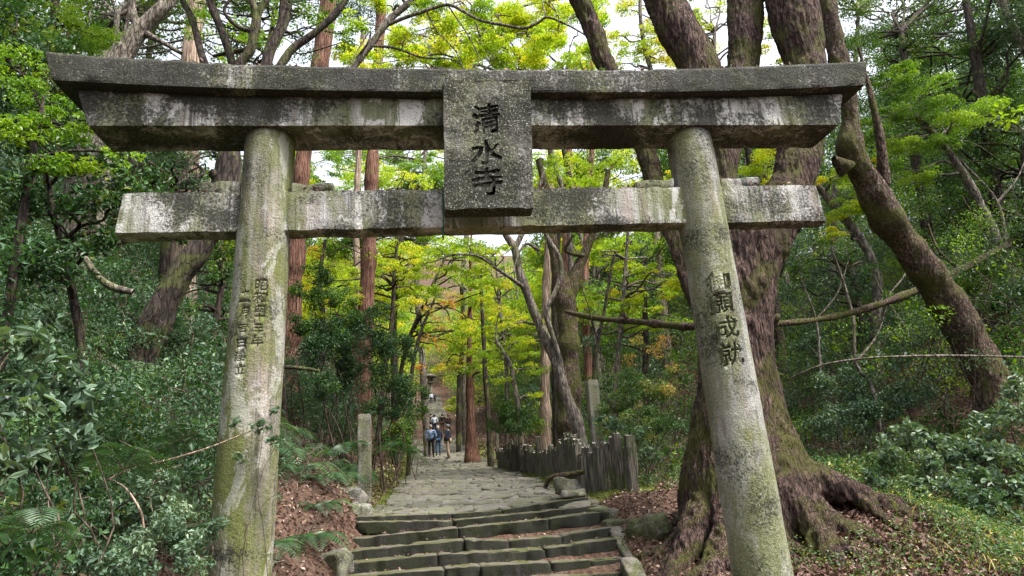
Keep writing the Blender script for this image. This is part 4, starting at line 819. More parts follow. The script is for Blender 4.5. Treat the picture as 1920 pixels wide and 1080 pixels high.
def fern(p, sc, label, group, k=None):
    o = bpy.data.objects.new('fern', FM[rng.integers(5) if k is None else k]); COL.objects.link(o); o.location = p
    o.rotation_euler = (rng.normal(0, .12), rng.normal(.3, .1), rng.uniform(-.6, .6)+1.9); o.scale = (sc,)*3; return tag(o, label, 'fern', group)
LB = [(230, 880, -1, 'drooping fern whose long frond hangs beside the nandina bush'), (60, 1000, -1.8, 'fern in the bottom left corner of the picture'), (640, 850, 8, 'fern spreading at the foot of the short stone post'),
      (750, 850, 11, 'small fern at the left edge of the path below the overhanging bush'), (345, 830, .6, 'dark fern just left of the left pillar')]
for px_, py_, Y_, lb in LB: fern(at_y(px_, py_, Y_), .5 if Y_ < 1 else 1.1, lb, None)
FG = [fern_mesh(k) for k in range(5)]; g = G()
def fern_into(g, x, y, sc):
    f = FG[rng.integers(5)]; a_ = rng.uniform(0, 6.28); c, s_ = math.cos(a_)*sc, math.sin(a_)*sc; t_ = rng.normal(.15, .15); b = g.n; z = Hs(x, y)+.02
    for V in f.v:
        W_ = np.stack([V[:, 0]*c-V[:, 1]*s_+x+V[:, 2]*t_, V[:, 0]*s_+V[:, 1]*c+y, V[:, 2]*sc+z], -1); g.v.append(W_); g.n += len(V)
    for F_, mt, r, sm in f.f: g.f.append((F_+b, mt, np.clip(r+rng.normal(0, .1), 0, 1), sm))
for _ in range(230):
    x, y = rng.uniform(-7.5, -2.2), rng.uniform(-2.2, 11)
    if y < -1.0 and x > -2.7: continue
    fern_into(g, x, y, rng.uniform(.5, .85) if y < 1 else rng.uniform(.7, 1.2))
for _ in range(22): fern_into(g, rng.uniform(5.5, 9), rng.uniform(2.5, 9), rng.uniform(.5, .9))
tag(g.obj('fern_bed', [M['fern'], M['twig']]), 'bed of green arching ferns on the leaf strewn slopes', 'ferns', kind='stuff')

# ------------------------------------------------------------------ undergrowth, litter, herbs (uncountable)
def scatter(n, x0, x1, y0, y1, rng, keep=None):
    x = rng.uniform(x0, x1, n); y = rng.uniform(y0, y1, n)
    if keep is not None: k = keep(x, y); x, y = x[k], y[k]
    return x, y
def offpath(x, y): return np.abs(x-xc(y)-.05) > 1.95
rng = np.random.default_rng(5)
g = G()
x, y = scatter(9000, 3.2, 6.8, 1.2, 5.5, rng); leaves(g, np.stack([x, y, H(x, y)+rng.uniform(.01, .07, len(x))], -1), .075, rng, .9, .6, rnd=.55)
x, y = scatter(60000, -9, 9, 1.5, 16, rng, lambda x, y: offpath(x, y) & ~((x-xc(y) > 1.9) & (x-xc(y) < 3.1) & (y > 6.8))); leaves(g, np.stack([x, y, H(x, y)+rng.uniform(.005, .05, len(x))], -1), .07, rng, 1.6, .6)
x, y = scatter(1500, -2, 2.4, 6.7, 40, rng, lambda x, y: (np.abs(x-xc(y))/1.9)**2 > rng.uniform(0, 1, len(x))); leaves(g, np.stack([x, y, zp(y)+.05], -1), .06, rng, 4, .6)
x, y = scatter(60000, -16, 20, 16, 70, rng, offpath); leaves(g, np.stack([x, y, H(x, y)+.04], -1), .13, rng, 1.2, .6)
for x0, x1, z_, y0, y1, n in ((-3.4, 3.4, 4.94, -.32, .3, 2600), (-2.95, 2.95, 3.92, -.09, .09, 1300)):
    x = rng.uniform(x0, x1, n); k = vnoise(np.stack([x*3, x*0, x*0], -1), 7) > .35; x = x[k]; n = len(x)
    leaves(g, np.stack([x, rng.uniform(y0, y1, n), z_+(.13*(np.abs(x)/3.55)**2.6 if z_ > 4.5 else 0)+np.abs(rng.normal(0, .014, n))], -1), .04, rng, .5, .6)
for k, (row, (ya, yb)) in enumerate(zip(ROWS, YR)):
    row = np.array(row, float)
    for _ in range(55):
        u = rng.uniform(); px_ = lerp(row[0, 0], row[-1, 0], u); q = at_y(px_, np.interp(px_, row[:, 0], row[:, 1]), lerp(ya, yb, u)); leaves(g, np.array([[q[0], q[1]+rng.uniform(.1, .36), q[2]+.015]]), .05, rng, 3, .6)
tag(g.obj('fallen_leaves', M['litter']), 'brown and pinkish fallen leaves covering the banks and ground', 'leaf litter', kind='stuff')
g = G()
def brush(g, n, x0, x1, y0, y1, h, leaf, per, rng, keep=None, dens=.42, seed=3, r=.35, shape='d', mats=1):
    x, y = scatter(n, x0, x1, y0, y1, rng, keep)
    nz = fbm(np.stack([x*.35, y*.35, x*0], -1), seed); k = nz > dens; x, y, nz = x[k], y[k], nz[k]; z = H(x, y)
    rr = r*rng.uniform(.6, 1.4, len(x)); hz = h*rng.uniform(.1, 1, len(x))*(nz-dens+.15)*3
    for i in range(len(x)):
        lf = leaf*rng.choice([.6, .8, 1., 1.5]); B = ball(rng, int(per*min(2.2, (leaf/lf)**1.6)), .6, .1)*rr[i]; leaves(g, B+[x[i], y[i], z[i]+hz[i]], lf, rng, rng.uniform(.2, 1.3), rng.uniform(.3, .6), .25, int(rng.integers(mats)), rng.uniform(.1, .85), shape)
        if i % 3 == 0 and mats > 1:
            b = np.array([x[i], y[i], z[i]-.1]); limb(g, b, b+[rng.normal(0, .3), rng.normal(0, .3), hz[i]+rr[i]*1.3], .012, .004, rng, .12, mats, 4, 2)
brush(g, 3600, -16, -2.8, .6, 16, 1.5, .07, 110, rng, dens=.435, mats=4)
brush(g, 1500, -34, -9, 4, 40, 3.5, .12, 150, rng, dens=.25, r=.9, mats=4)
brush(g, 1100, -20, -3.4, 16, 45, 2.4, .12, 90, rng, dens=.36, r=.6, mats=4)
brush(g, 620, -9, -2.7, -3, 1.5, 1., .05, 150, rng, lambda x, y: (x < -2.9-.25*y), .27, 4, .3, mats=4)
tag(g.obj('undergrowth', [M['glossy'], M['blue'], M['glossy'], M['fern'], M['twig']]), 'dense dark undergrowth of glossy leaves on the steep left bank', 'undergrowth', kind='stuff')
g = G()
brush(g, 3200, 6.2, 30, 6.5, 22, 2.4, .08, 100, rng, lambda x, y: x > 9.3-.5*(y-6.5)*.4, dens=.33, r=.5, mats=4)
brush(g, 900, 3.2, 16, 8, 26, 1.0, .08, 90, rng, dens=.42, r=.4, mats=4)
brush(g, 1800, 14, 50, 4, 50, 5, .15, 140, rng, dens=.22, r=1.1, mats=4)
brush(g, 900, 3.5, 26, 22, 60, 3, .16, 120, rng, offpath, dens=.3, r=.9, mats=4)
tag(g.obj('hillside_brush', [M['blue'], M['green'], M['blue'], M['lime'], M['twig']]), 'thick grey green brush clothing the hillside on the right', 'undergrowth', kind='stuff')
g = G()
x, y = scatter(30000, 5.6, 10, 1.6, 8, rng, lambda x, y: fbm(np.stack([x, y, x*0], -1), 8) > .38+.2*np.maximum(0, 6.6-x+.35*(y-3))); leaves(g, np.stack([x, y, H(x, y)+rng.uniform(.03, .28, len(x))], -1), .06, rng, 1.5, .4)
x, y = scatter(9000, 2.2, 5, 6.5, 13, rng, lambda x, y: fbm(np.stack([x, y, x*0], -1), 9) > .47); leaves(g, np.stack([x, y, H(x, y)+rng.uniform(.02, .2, len(x))], -1), .05, rng, 1.5, .5)
x, y = scatter(9000, 3.0, 6.8, 1.8, 5.5, rng, lambda x, y: fbm(np.stack([x, y, x*0], -1)*1.7, 10) > .54); leaves(g, np.stack([x, y, H(x, y)+rng.uniform(.02, .15, len(x))], -1), .045, rng, 1.5, .6)
for _ in range(900):   # grass blades
    x, y = rng.uniform(5.2, 8.6), rng.uniform(1.8, 5.2); b = np.array([x, y, Hs(x, y)]); a_ = rng.uniform(0, 6.28); L = rng.uniform(.2, .55); d = np.array([math.cos(a_), math.sin(a_), 0]); s = np.array([-d[1], d[0], 0])*.006
    t = np.linspace(0, 1, 5)[:, None]; P = b+d*L*.8*t**1.6+np.array([0, 0, 1])*L*(t-.55*t**2.5)
    V = np.concatenate([P-s*(1.1-t), P+s*(1.1-t)]); g.add(V, [[i, i+1, i+6, i+5] for i in range(4)], 0, 1. if rng.uniform() < .4 else rng.uniform(.3, .9))
brush(g, 420, 5.9, 10, 3.2, 8.5, .35, .065, 60, rng, lambda x, y: x > 6.6-.12*(y-3), dens=.36, r=.22)
brush(g, 160, 2.6, 3.6, 7, 13, .3, .05, 60, rng, dens=.4, r=.2)
tag(g.obj('ground_cover', M['herb']), 'low herbs and grass, partly yellowed, on the ground at the right', 'ground cover', kind='stuff')
g = G()
x, y = scatter(90000, -2.6, 3.2, 6.6, 32, rng, lambda x, y: ((np.abs(np.abs(x-xc(y)-.08)-2.0) < .38) | ((x-xc(y) > 1.9) & (x-xc(y) < 3.0) & (rng.uniform(0, 1, len(x)) < .6)))); leaves(g, np.stack([x, y, H(x, y)+rng.uniform(0, .03, len(x))], -1), .035, rng, 1., .7)
tag(g.obj('moss_verge', M['mossleaf']), 'yellow green moss along both edges of the cobbled path', 'moss', kind='stuff')

g = G()
brush(g, 3600, -30, 44, 46, 160, 6, .26, 110, rng, lambda x, y: ((np.abs(x-xc(y)) > 2.4) | (y > 114)) & (np.abs(x) < 6+y*.36), dens=.2, r=1.7, mats=4)
tag(g.obj('autumn_brush', [M['lime'], M['maple'], M['gold'], M['green'], M['twig']]), 'light green and yellow brush covering the far valley sides', 'undergrowth', kind='stuff')

g = G(); rg = np.random.default_rng(12); b = np.array([.93, -.18, 4.93])
for k in range(9):
    a_ = k*.7; d = np.array([math.cos(a_), math.sin(a_)*.6, .55]); P = spline([b, b+d*.07, b+d*.14-[0, 0, .01]], 3); add_tube(g, P, .003, 4, 1); leaves(g, np.array([b+d*.14, b+d*.10]), .12, rg, .8, .38, shape='h', rnd=.7)
tag(g.obj('seedling', [M['herb'], M['twig']]), 'little green seedling rooted on the gate top right of the tablet', 'plant')
for k, (x_, z_) in enumerate(((-1.0, 4.93), (2.1, 4.95))):
    g = G(); b = np.array([x_, -.2, z_])
    for j in range(14): d = unit(rg.normal(0, 1, 3)*[1, .5, .3]+[0, 0, .5]); limb(g, b, b+d*rg.uniform(.05, .14), .003, .001, rg, .15, 0, 4, 2)
    tag(g.obj('dry_tuft', M['twig']), ('dry twiggy tuft on the gate top above the left pillar side', 'dry twiggy tuft on the gate top above the right pillar')[k], 'dry plant')

g = G(); rg = np.random.default_rng(91)
for _ in range(900):
    x, y = (rg.uniform(-9, -2.3), rg.uniform(.8, 13)) if rg.uniform() < .7 else (rg.uniform(6.5, 14), rg.uniform(6, 13))
    b = np.array([x, y, Hs(x, y)+rg.uniform(0, .1)]); d = unit(rg.normal(0, 1, 3)*[1, 1, .5]+[0, 0, .35]); L = rg.uniform(.25, 1.1); P = limb(g, b, b+d*L, .006, .002, rg, .1, 0, 4, 2)
    for _ in range(2): q = P[rg.integers(2, len(P))]; limb(g, q, q+unit(rg.normal(0, 1, 3)+d)*L*.35, .003, .001, rg, .1, 0, 4, 1)
tag(g.obj('dead_twigs', M['grey']), 'dry bare twigs sticking out of the litter on both slopes', 'twigs', kind='stuff')

# ------------------------------------------------------------------ posts and stake fence
def sqpost(name, label, px_, top, Y_, w, hgt, seed, cat='post', cap=.03, mat='post', rz=.1):
    p = at_y(px_, top, Y_); g = G(); rings = []
    for k in range(26):
        z = -hgt*(1-k/25); e_ = 1 if k < 25 else .88
        q = []
        for j in range(32):
            a_ = 2*math.pi*j/32+.1; q.append((np.sign(math.cos(a_))*abs(math.cos(a_))**.22*w/2*e_, np.sign(math.sin(a_))*abs(math.sin(a_))**.22*w/2*e_, z))
        q = np.array(q); d = unit(q*[1, 1, 0]); q += d*((fbm(q*[8, 8, 5]+seed, seed)-.5)*.03)[:, None]; rings.append(q)
    loft(g, rings, 0, False, True); o = g.obj(name, M[mat]); o.location = p; o.rotation_euler = (0, 0, rz); return tag(o, label, cat)
sqpost('stone_post', 'short square weathered stone post on the left edge of the path', 683, 777, 8.5, .27, 1.85, 3)
sqpost('stone_post', 'tall mossy square stone post standing behind the stake fence', 1109, 713, 9.6, .26, 2.6, 4)
def stake(g, gt, p, w, d, h, rng, rz):
    n = 12; k = 10; rings = []; an = np.arange(k)*2*math.pi/k; tx = rng.normal(0, .02, 2)
    for i in range(n+1):
        z = -.25+(h+.25)*i/n; q = np.stack([np.sign(np.cos(an))*np.abs(np.cos(an))**.5*w/2, np.sign(np.sin(an))*np.abs(np.sin(an))**.5*d/2, np.full(k, z)], -1)
        q[:, :2] *= 1+(vnoise(q*[30, 30, 4]+p*7, 3)-.5)[:, None]*.5; q[:, 0] += tx[0]*z; q[:, 1] += tx[1]*z
        c, s = math.cos(rz), math.sin(rz); q = np.stack([q[:, 0]*c-q[:, 1]*s, q[:, 0]*s+q[:, 1]*c, q[:, 2]], -1)
        if i == n: q[:, 2] += (vnoise(q*40+p, 5)-.5)*.06
        rings.append(q+p)
    loft(g, rings, 0, False, False); t = rings[-1]; g.add(np.vstack([t, t.mean(0)+[0, 0, .006]]), [[i, (i+1) % k, k] for i in range(k)], 1)
def fence(label, pts, spacing, hfun, seed, thick=()):
    rng = np.random.default_rng(seed); P = np.array(pts, float); seg = np.linalg.norm(np.diff(P[:, :2], axis=0), axis=1); tot = seg.sum(); cum = np.concatenate([[0], np.cumsum(seg)])
    T = thing('stake_fence', label, 'fence', (P[0, 0], P[0, 1], Hs(P[0, 0], P[0, 1]))); s = 0
    while s < tot:
        x = np.interp(s, cum, P[:, 0]); y = np.interp(s, cum, P[:, 1]); i = min(len(seg)-1, int(np.searchsorted(cum, s, 'right')-1)); d = P[i+1]-P[i]; rz = math.atan2(d[1], d[0])
        w = spacing*rng.uniform(.75, 1.1); g = G(); b = np.array([x+rng.normal(0, .012), y+rng.normal(0, .012), Hs(x, y)])
        stake(g, None, b, w, spacing*.7, hfun(s/tot)*rng.uniform(.82, 1.12), rng, rz); g.obj('stake', [M['slate'], M['staketop']], T); s += w*1.02
    for (px_, top, bot, Y_, wp) in thick:
        p = at_y(px_, bot, Y_); q = at_y(px_, top, Y_); g = G(); b = np.array([p[0], p[1], p[2]]); stake(g, None, b, wp*px_size(p), wp*px_size(p)*.8, q[2]-p[2], rng, .2); g.obj('post', [M['slate'], M['staketop']], T)
def gp(px_, py_, Y_):
    p = at_y(px_, py_, Y_); return p
fence('near end of the grey stake enclosure with two thick posts beside the stairs', [gp(1098, 919, 7.9), gp(1135, 925, 7.3), gp(1160, 930, 7.1)], .112, lambda t: .74+.12*t, 5, [(1166, 812, 930, 7.0, 15), (1189, 816, 942, 6.8, 21)])
fence('long row of grey slate stakes running back beside the path', [gp(1096, 905, 8.4), gp(1080, 897, 10.0), gp(1050, 890, 12), gp(1000, 880, 15.5), gp(962, 872, 19), gp(935, 856, 22.5)], .2, lambda t: .82+.14*math.sin(t*11), 6, [(933, 808, 850, 22.6, 6), (1013, 818, 880, 14.5, 10), (1082, 815, 890, 10.4, 9)])
fence('back row of low stakes of the enclosure by the tall square post', [gp(1110, 905, 10.2), gp(1150, 905, 9.6), gp(1185, 905, 8.8)], .12, lambda t: .8, 7, [])
# fallen trunk
g = G(); rough_tube(g, (lambda q: q*np.array([1, 1, 1, .76]))(trunk_px([(1062, 584, 12.2, 12), (1085, 590, 11.5, 12), (1130, 598, 10.5, 14), (1180, 602, 9.6, 15), (1240, 608, 8.4, 18), (1290, 612, 7.5, 20), (1380, 611, 6.9, 17), (1460, 607, 6.6, 14), (1540, 598, 6.9, 15), (1620, 580, 7.3, 17), (1700, 552, 7.7, 19), (1800, 507, 8.2, 18), (1860, 475, 8.6, 19), (1930, 438, 9, 21), (2010, 395, 9.6, 27)])), 14, .05, 8)
for rows in ([(1178, 600, 9.6, 8), (1172, 592, 9.6, 8), (1168, 586, 9.6, 6)], [(1450, 606, 6.6, 14), (1456, 596, 6.5, 14), (1460, 590, 6.5, 9)], [(1800, 505, 8.2, 8), (1760, 470, 8.3, 5), (1740, 420, 8.4, 3)]):
    rough_tube(g, trunk_px(rows), 8, .02, 9)
tag(g.obj('fallen_log', M['oldbark']), 'long fallen trunk propped across the slope behind the right pillar', 'log')
def stick(name, label, rows, mat, seed, cat='branch', extra=()):
    g = G(); s_ = trunk_px(rows); rough_tube(g, s_, 7, .01, seed)
    for r in extra: rough_tube(g, trunk_px(r), 6, .008, seed)
    return tag(g.obj(name, M[mat]), label, cat)
stick('fallen_branch', 'dark straight fallen branch passing behind the left pillar', [(360, 682, 4, 8), (440, 683, 4, 8), (560, 690, 4, 7), (600, 696, 4, 5)], 'dark', 1)
stick('fallen_branch', 'pale fallen branch lying on the left bank under the tie beam', [(150, 470, 4.5, 10), (185, 520, 4.5, 13), (215, 540, 4.5, 15), (250, 548, 4.5, 12)], 'grey', 2)
stick('bare_branch', 'thin tan branch reaching from the left bank to the left pillar', [(200, 900, -1, 3), (245, 880, -.9, 4), (330, 858, -.7, 3.5), (400, 836, -.5, 3), (470, 808, -.42, 2)], 'palecedar', 3, extra=[[(205, 898, -1, 3), (235, 915, -1, 3.5), (262, 955, -1, 4), (270, 990, -1, 4)], [(262, 878, -.9, 2), (300, 882, -.8, 1.5), (340, 872, -.7, 1)]])
stick('bare_branch', 'long bare level branch crossing in front of the leaning mossy tree', [(1480, 710, 7.4, 3), (1540, 685, 7, 4), (1620, 672, 6.6, 4), (1700, 668, 6.4, 4), (1780, 667, 6.2, 5), (1860, 668, 6, 4), (1930, 670, 6, 4)], 'grey', 4)
stick('mossy_root', 'mossy root arching over the tan boulder beside the stakes', [(1022, 915, 7.6, 8), (1030, 898, 7.5, 10), (1045, 892, 7.4, 11), (1070, 889, 7.3, 11), (1096, 884, 7.2, 10)], 'oldbark', 5, 'root')
# bare understorey saplings right
SAP = [('crooked bare sapling left of the long level branch', [(1645, 780, 8.5, 9), (1632, 720, 8.5, 8), (1604, 680, 8.5, 7), (1600, 600, 8.5, 6), (1578, 520, 8.5, 5), (1560, 470, 8.5, 4)]),
       ('thin pale sapling right of the forked tree limbs', [(1560, 760, 9, 6), (1540, 700, 9, 5), (1530, 600, 9, 4), (1500, 520, 9, 3)]),
       ('thin pale trunk on the right hillside beyond the leaning tree', [(1920, 600, 10, 9), (1890, 480, 10, 8), (1870, 380, 10, 6), (1800, 300, 10, 4)]),
       ('slim tan trunk crossing the top right corner', [(1930, 110, 11, 14), (1905, 60, 11, 13), (1880, 10, 11, 12), (1860, -40, 11, 10)]),
       ('leaning thin sapling on the slope behind the level branch', [(1740, 700, 10, 6), (1700, 620, 10, 5), (1660, 560, 10, 4), (1640, 520, 10, 3)])]
for k, (lb, rows) in enumerate(SAP):
    tree_px('sapling', lb, [rows, [rows[2], (rows[2][0]+40, rows[2][1]-50, rows[2][2], 3), (rows[2][0]+60, rows[2][1]-110, rows[2][2], 2)]], [(rows[-1][0], rows[-1][1]-20, 26, rows[-1][2]), (rows[2][0]+60, rows[2][1]-120, 22, rows[2][2])], 'grey', 'green', seed=200+k, amp=.02, seg=9, per=160, ntw=5)

# ------------------------------------------------------------------ stone lantern at the far stairs
p = at_y(808, 745, 88); zb = Hs(p[0], p[1]); k_ = px_size(p)
T = thing('stone_lantern', 'tall stone lantern at the left of the distant stairs', 'lantern', (p[0], p[1], zb))
def ngon(r, z, n=8): return np.stack([p[0]+r*np.cos(np.arange(n)*2*math.pi/n), p[1]+r*np.sin(np.arange(n)*2*math.pi/n), np.full(n, zb+z)], -1)
hh = at_y(808, 700, 88)[2]-zb
g = G(); loft(g, [ngon(.5, 0), ngon(.5, .3), ngon(.3, .4), ngon(.24, hh*.62), ngon(.5, hh*.66), ngon(.5, hh*.7)]); g.obj('shaft', M['post'], T)
g = G(); loft(g, [ngon(.36, hh*.7), ngon(.36, hh*.88)]); g.obj('fire_box', M['post'], T)
g = G(); loft(g, [ngon(1.0, hh*.86), ngon(1.05, hh*.9), ngon(.4, hh*.98), ngon(.12, hh), ngon(.16, hh*1.04), ngon(.02, hh*1.1)]); g.obj('roof', M['stone'], T)

# ------------------------------------------------------------------ people
def skin_mesh(name, joints, edges, mat, sub=1):
    names = list(joints); me = bpy.data.meshes.new(name); me.from_pydata([joints[n][0] for n in names], [(names.index(a), names.index(b)) for a, b in edges], [])
    o = bpy.data.objects.new(name+'_t', me); COL.objects.link(o); o.modifiers.new('s', 'SKIN'); me.skin_vertices or None
    sv = me.skin_vertices[0].data
    for i, n in enumerate(names):
        r = joints[n][1]; sv[i].radius = r if isinstance(r, tuple) else (r, r); sv[i].use_root = (i == 0)
    md = o.modifiers.new('u', 'SUBSURF'); md.levels = sub; md.render_levels = sub
    m2 = bpy.data.meshes.new_from_object(o.evaluated_get(bpy.context.evaluated_depsgraph_get())); m2.name = name; bpy.data.objects.remove(o)
    m2.materials.clear(); m2.materials.append(mat); m2.polygons.foreach_set('use_smooth', np.ones(len(m2.polygons), bool)); return m2
SK = plain('skin', (.42, .24, .17), .6, .1)
def shirt_pattern():
    n = NT('patterned_shirt'); o = n.coord(); n_ = n.ramp(n.noise(o, 16, 3, .7), (.42, (.05, .10, .26)), (.52, (.14, .24, .42)), (.6, (.55, .6, .66))); return n.fin(n_, .9, .1)
CL = {'pattern': shirt_pattern(), 'navy': plain('navy_cloth', (.016, .024, .045), .9), 'black': plain('black_cloth', (.014, .014, .018), .9), 'jeans': plain('denim', (.035, .075, .15), .9),
      'khaki': plain('khaki_cloth', (.34, .25, .18), .9), 'white': plain('white_cloth', (.6, .66, .74), .9), 'brown': plain('brown_cloth', (.09, .045, .035), .9), 'teal': plain('teal_cloth', (.03, .07, .09), .9),
      'hair': plain('dark_hair', (.012, .01, .009), .6), 'grey': plain('grey_cap', (.16, .17, .2), .9), 'cap': plain('pale_cap', (.5, .5, .47), .9), 'greyhair': plain('thin_grey_hair', (.3, .26, .23), .8), 'shoe': plain('brown_shoe', (.07, .035, .025), .5)}
def person(label, px_, foot, Y_, hpx, rz, top, legs, head, arms=(.15, .15), fore=(.1, .1), stride=.1, bag=None, group=None, hat=False, shoe='black', crop=0, fem=0):
    p = at_y(px_, foot, Y_); h = hpx*px_size(p); k = h/1.7; sw = .19-.015*fem
    T = thing('person', label, 'person', p, group); T.rotation_euler = (0, 0, 0)
    J = {}
    def j(n, x, y, z, r): J[n] = ((x*k, y*k, z*k), tuple(a*k for a in r) if isinstance(r, tuple) else r*k)
    # faces +X-rotated later; local front is -Y
    j('pelvis', 0, 0, .93, (.13, .095)); j('waist', 0, .0, 1.06, (.12, .085)); j('chest', 0, .01, 1.25, (.14, .10)); j('neckb', 0, .015, 1.41, (.07, .065)); j('neck', 0, .01, 1.47, .048); j('head', 0, -.005, 1.57, (.072, .085)); j('crownp', 0, 0, 1.645, (.055, .065)); j('nose', 0, -.088, 1.565, .012)
    E_ = [('pelvis', 'waist'), ('waist', 'chest'), ('chest', 'neckb'), ('neckb', 'neck'), ('neck', 'head'), ('head', 'crownp'), ('head', 'nose')]
    for i, s in enumerate((-1, 1)):
        n = 'LR'[i]; a_, f_ = arms[i], fore[i]
        j('sh'+n, s*sw, .01, 1.38, .055); ex, ey, ez = s*(sw+.05+.05*a_), .03-.1*a_, 1.38-.28; j('el'+n, ex, ey, ez, .04)
        wx, wy, wz = ex-s*.10*f_, ey-.24*math.sin(f_), ez-.25*math.cos(f_); j('wr'+n, wx, wy, wz, .027); j('pa'+n, wx, wy-.03, wz-.075, (.036, .018))
        j('hp'+n, s*.09, 0, .90, .085); j('kn'+n, s*.10, -.02+s*stride*.5, .50, .058); j('an'+n, s*.10, .03+s*stride, .085, .038); j('to'+n, s*.115, -.13+s*stride, .035, .034)
        E_ += [('chest', 'sh'+n), ('sh'+n, 'el'+n), ('el'+n, 'wr'+n), ('wr'+n, 'pa'+n), ('pelvis', 'hp'+n), ('hp'+n, 'kn'+n), ('kn'+n, 'an'+n), ('an'+n, 'to'+n)]
        for q in range(4):
            u = (q-1.5)*.019; ln = (.07, .082, .078, .06)[q]; j('f%d%s' % (q, n), wx+u*.4, wy-.035+u, wz-.12-ln*.25, .009); j('g%d%s' % (q, n), wx+u*.4-s*.012, wy-.045+u, wz-.12-ln*.8, .007); E_ += [('pa'+n, 'f%d%s' % (q, n)), ('f%d%s' % (q, n), 'g%d%s' % (q, n))]
        j('t'+n, wx-s*.01, wy-.075, wz-.085, .010); E_.append(('pa'+n, 't'+n))
    R_ = Matrix.Rotation(rz, 4, 'Z')
    def put(me, name):
        me.transform(R_); o = bpy.data.objects.new(name, me); COL.objects.link(o); o.parent = T; return o
    put(skin_mesh('body', J, E_, SK), 'body')
    def sub(names, grow, ov={}):
        d = {}
        for n in names:
            c, r = J[n]; gr_ = grow*k; r = r if isinstance(r, tuple) else (r, r); d[n] = (ov.get(n, c), (r[0]+gr_, r[1]+gr_))
        return d
    ups = ['waist', 'pelvis', 'chest', 'neckb', 'shL', 'elL', 'wrL', 'shR', 'elR', 'wrR']; d = sub(ups, .022); d['pelvis'] = ((0, 0, .88*k), (.155*k, .12*k))
    put(skin_mesh('jacket', d, [('waist', 'pelvis'), ('waist', 'chest'), ('chest', 'neckb'), ('chest', 'shL'), ('shL', 'elL'), ('elL', 'wrL'), ('chest', 'shR'), ('shR', 'elR'), ('elR', 'wrR')], CL[top]), 'jacket')
    lo = ['pelvis', 'hpL', 'knL', 'anL', 'hpR', 'knR', 'anR']; put(skin_mesh('trousers', sub(lo, .02), [('pelvis', 'hpL'), ('hpL', 'knL'), ('knL', 'anL'), ('pelvis', 'hpR'), ('hpR', 'knR'), ('knR', 'anR')], CL[legs]), 'trousers')
    for n in 'LR': put(skin_mesh('shoe', sub(['an'+n, 'to'+n], .014, {'an'+n: (J['an'+n][0][0], J['an'+n][0][1]+.02*k, .05*k)}), [('an'+n, 'to'+n)], CL[shoe]), 'shoe')
    g = G(); rings = []
    for a_ in np.linspace(-.25, 1.5, 8):
        an = np.arange(16)*2*math.pi/16; r = math.cos(a_); rings.append(np.stack([.088*k*r*np.cos(an), .012*k+.1*k*r*np.sin(an), np.full(16, (1.60+.105*math.sin(a_))*k)-(.07*k*(np.sin(an) > .2) if a_ < 0 else 0)], -1))
    loft(g, rings, 0, True, True)
    if hat: loft(g, [np.stack([.09*k*np.cos(an), -.09*k+.07*k*np.sin(an), np.full(16, z_*k)], -1) for z_ in (1.615, 1.625)], 0, False, True)
    me = g.mesh('cap' if hat else 'hair', CL[head]); put(me, 'cap' if hat else 'hair')
    if bag:
        g = G(); an = np.arange(14)*2*math.pi/14
        loft(g, [np.stack([bag*(.25+.07*e_*np.cos(an))*k, (.02+.14*e_*np.sign(np.sin(an))*np.abs(np.sin(an))**.5)*k, np.full(14, z_*k)], -1) for z_, e_ in ((.86, .8), (.89, 1), (1.05, .95), (1.09, .7))], 0, True)
        add_tube(g, spline([(bag*.24*k, 0, 1.07*k), (bag*.1*k, .13*k, 1.3*k), (-bag*.1*k, .06*k, 1.43*k), (-bag*.06*k, -.12*k, 1.3*k), (bag*.24*k, -.05*k, 1.07*k)], 4), .012*k, 5)
        b = g.obj('shoulder_bag', CL['black']); b.data.transform(R_); b.location = T.location; tag(b, 'black shoulder bag worn by the man in khaki trousers', 'bag')
    return T
PI = math.pi
person('person seen from behind in a blue and white patterned shirt and dark trousers', 809, 857, 29.5, 60, PI*.95, 'pattern', 'black', 'greyhair', (.6, .2), (.8, .2), .05)
person('person in a pale cap, dark jacket and blue jeans beside the patterned shirt', 822, 854, 29.9, 55, PI*1.05, 'navy', 'jeans', 'cap', (.1, .2), (.4, .3), .03, hat=True, fem=1)
person('person in dark jacket and khaki trousers turned left with a shoulder bag', 841, 860, 29.0, 64, -PI*.62, 'navy', 'khaki', 'grey', (.1, .2), (.3, .3), .07, bag=1, hat=True, shoe='shoe')
person('person walking away in a white shirt on the upper steps', 815, 815, 50, 38, PI, 'white', 'navy', 'hair', (.6, .6), (.9, .9), .08)
person('person in a dark coat just left of the white shirt', 808, 812, 52, 37, PI, 'black', 'black', 'hair', stride=.08)
person('person in teal trousers and grey top, leftmost of the far walkers', 800.5, 812, 51, 35, PI, 'teal', 'jeans', 'greyhair', stride=.08)
person('person in a black jacket right of the white shirt', 830, 811, 50, 35, PI*.95, 'black', 'brown', 'hair', stride=.06)
person('person in a dark brown coat, rightmost of the far walkers', 841, 811, 52, 33, PI*1.1, 'brown', 'black', 'hair', stride=.06)
person('tiny distant person in pale clothes on the far stairs', 809, 757, 84, 21, PI, 'white', 'navy', 'hair')
person('tiny distant person in dark clothes on the far stairs', 815, 757, 85, 20, PI, 'navy', 'black', 'hair')

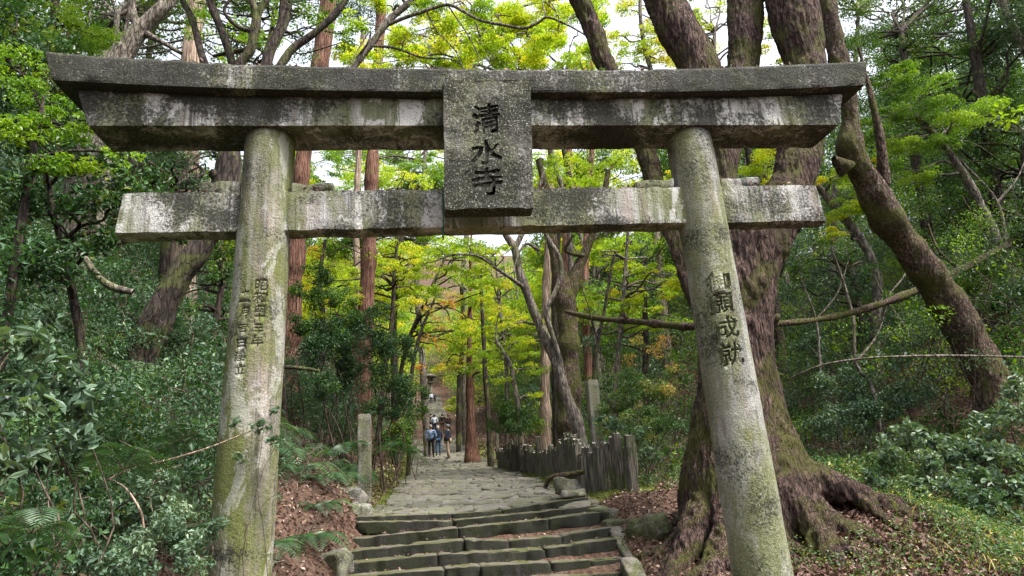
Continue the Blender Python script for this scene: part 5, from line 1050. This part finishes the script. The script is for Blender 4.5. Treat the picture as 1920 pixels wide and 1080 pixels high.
# ------------------------------------------------------------------ far woods
def far_wood(name, label, n, xr, yr, seed, mats, leaf, keep, trunkh=(7, 15), per=1.3, cr=(1.6, 3.2)):
    rng = np.random.default_rng(seed); g = G(); c = 0
    while c < n:
        x, y = rng.uniform(*xr), rng.uniform(*yr)
        if not keep(x, y): continue
        c += 1; z = Hs(x, y); h = rng.uniform(*trunkh); ln = rng.normal(0, .06, 2)*h
        rows = spline([[x, y, z-.3, .22], [x+ln[0]*.4+rng.normal(0, .15), y, z+h*.45, .17], [x+ln[0], y+ln[1], z+h, .07]], 4); mt = 2 if rng.uniform() < .3 else 3
        rough_tube(g, rows, 8, .03, 1, mt); lm = 0 if rng.uniform() < .55 else 1; lf = leaf*(.6+y/90)
        for k in range(rng.integers(7, 12)):
            t = rng.uniform(.35, 1.05); rr = rng.uniform(*cr)*(.55+.5*math.sin(min(t, 1)*2.4)); a_ = rng.uniform(0, 6.28); q = np.array([x+ln[0]*t+math.cos(a_)*rr*.8, y+ln[1]*t+math.sin(a_)*rr*.8, z+h*t])
            i = min(len(rows)-1, int(t*len(rows)*.8)); limb(g, rows[i, :3], q, .06, .02, rng, .1, mt, 5, 2)
            crown(g, [[*q, rr*.75]], per, lf, rng, lm, .5, 1., .6, 0, 'd', 5)
    return tag(g.obj(name, mats), label, 'woodland', kind='stuff')
far_wood('far_wood', 'bright autumn woodland filling the valley and hill beyond the path', 130, (-30, 40), (30, 125), 1, [M['maple'], M['lime'], M['cedar'], M['grey']], .17, lambda x, y: abs(x-xc(y)) > 4+.02*y and abs(x) < 8+y*.38)
far_wood('far_wood', 'darker evergreen woodland on the left slope behind the gate', 34, (-40, -5), (14, 60), 2, [M['green'], M['green'], M['dark'], M['grey']], .16, lambda x, y: x < -6-.06*y and x > -12-y*.6)
far_wood('far_wood', 'darker evergreen woodland on the right hillside', 42, (9, 48), (11, 60), 3, [M['green'], M['blue'], M['dark'], M['grey']], .15, lambda x, y: x > 8+.05*y and x < 16+y*.75)
far_wood('unseen_shade_wood', 'unseen evergreen trees added behind the camera to shade the gate', 20, (-24, 24), (-34, -11), 4, [M['green'], M['blue'], M['dark'], M['grey']], .3, lambda x, y: abs(x) > 3.5, per=1.8)  # trees out of view, added to cut light reaching the gate from the front
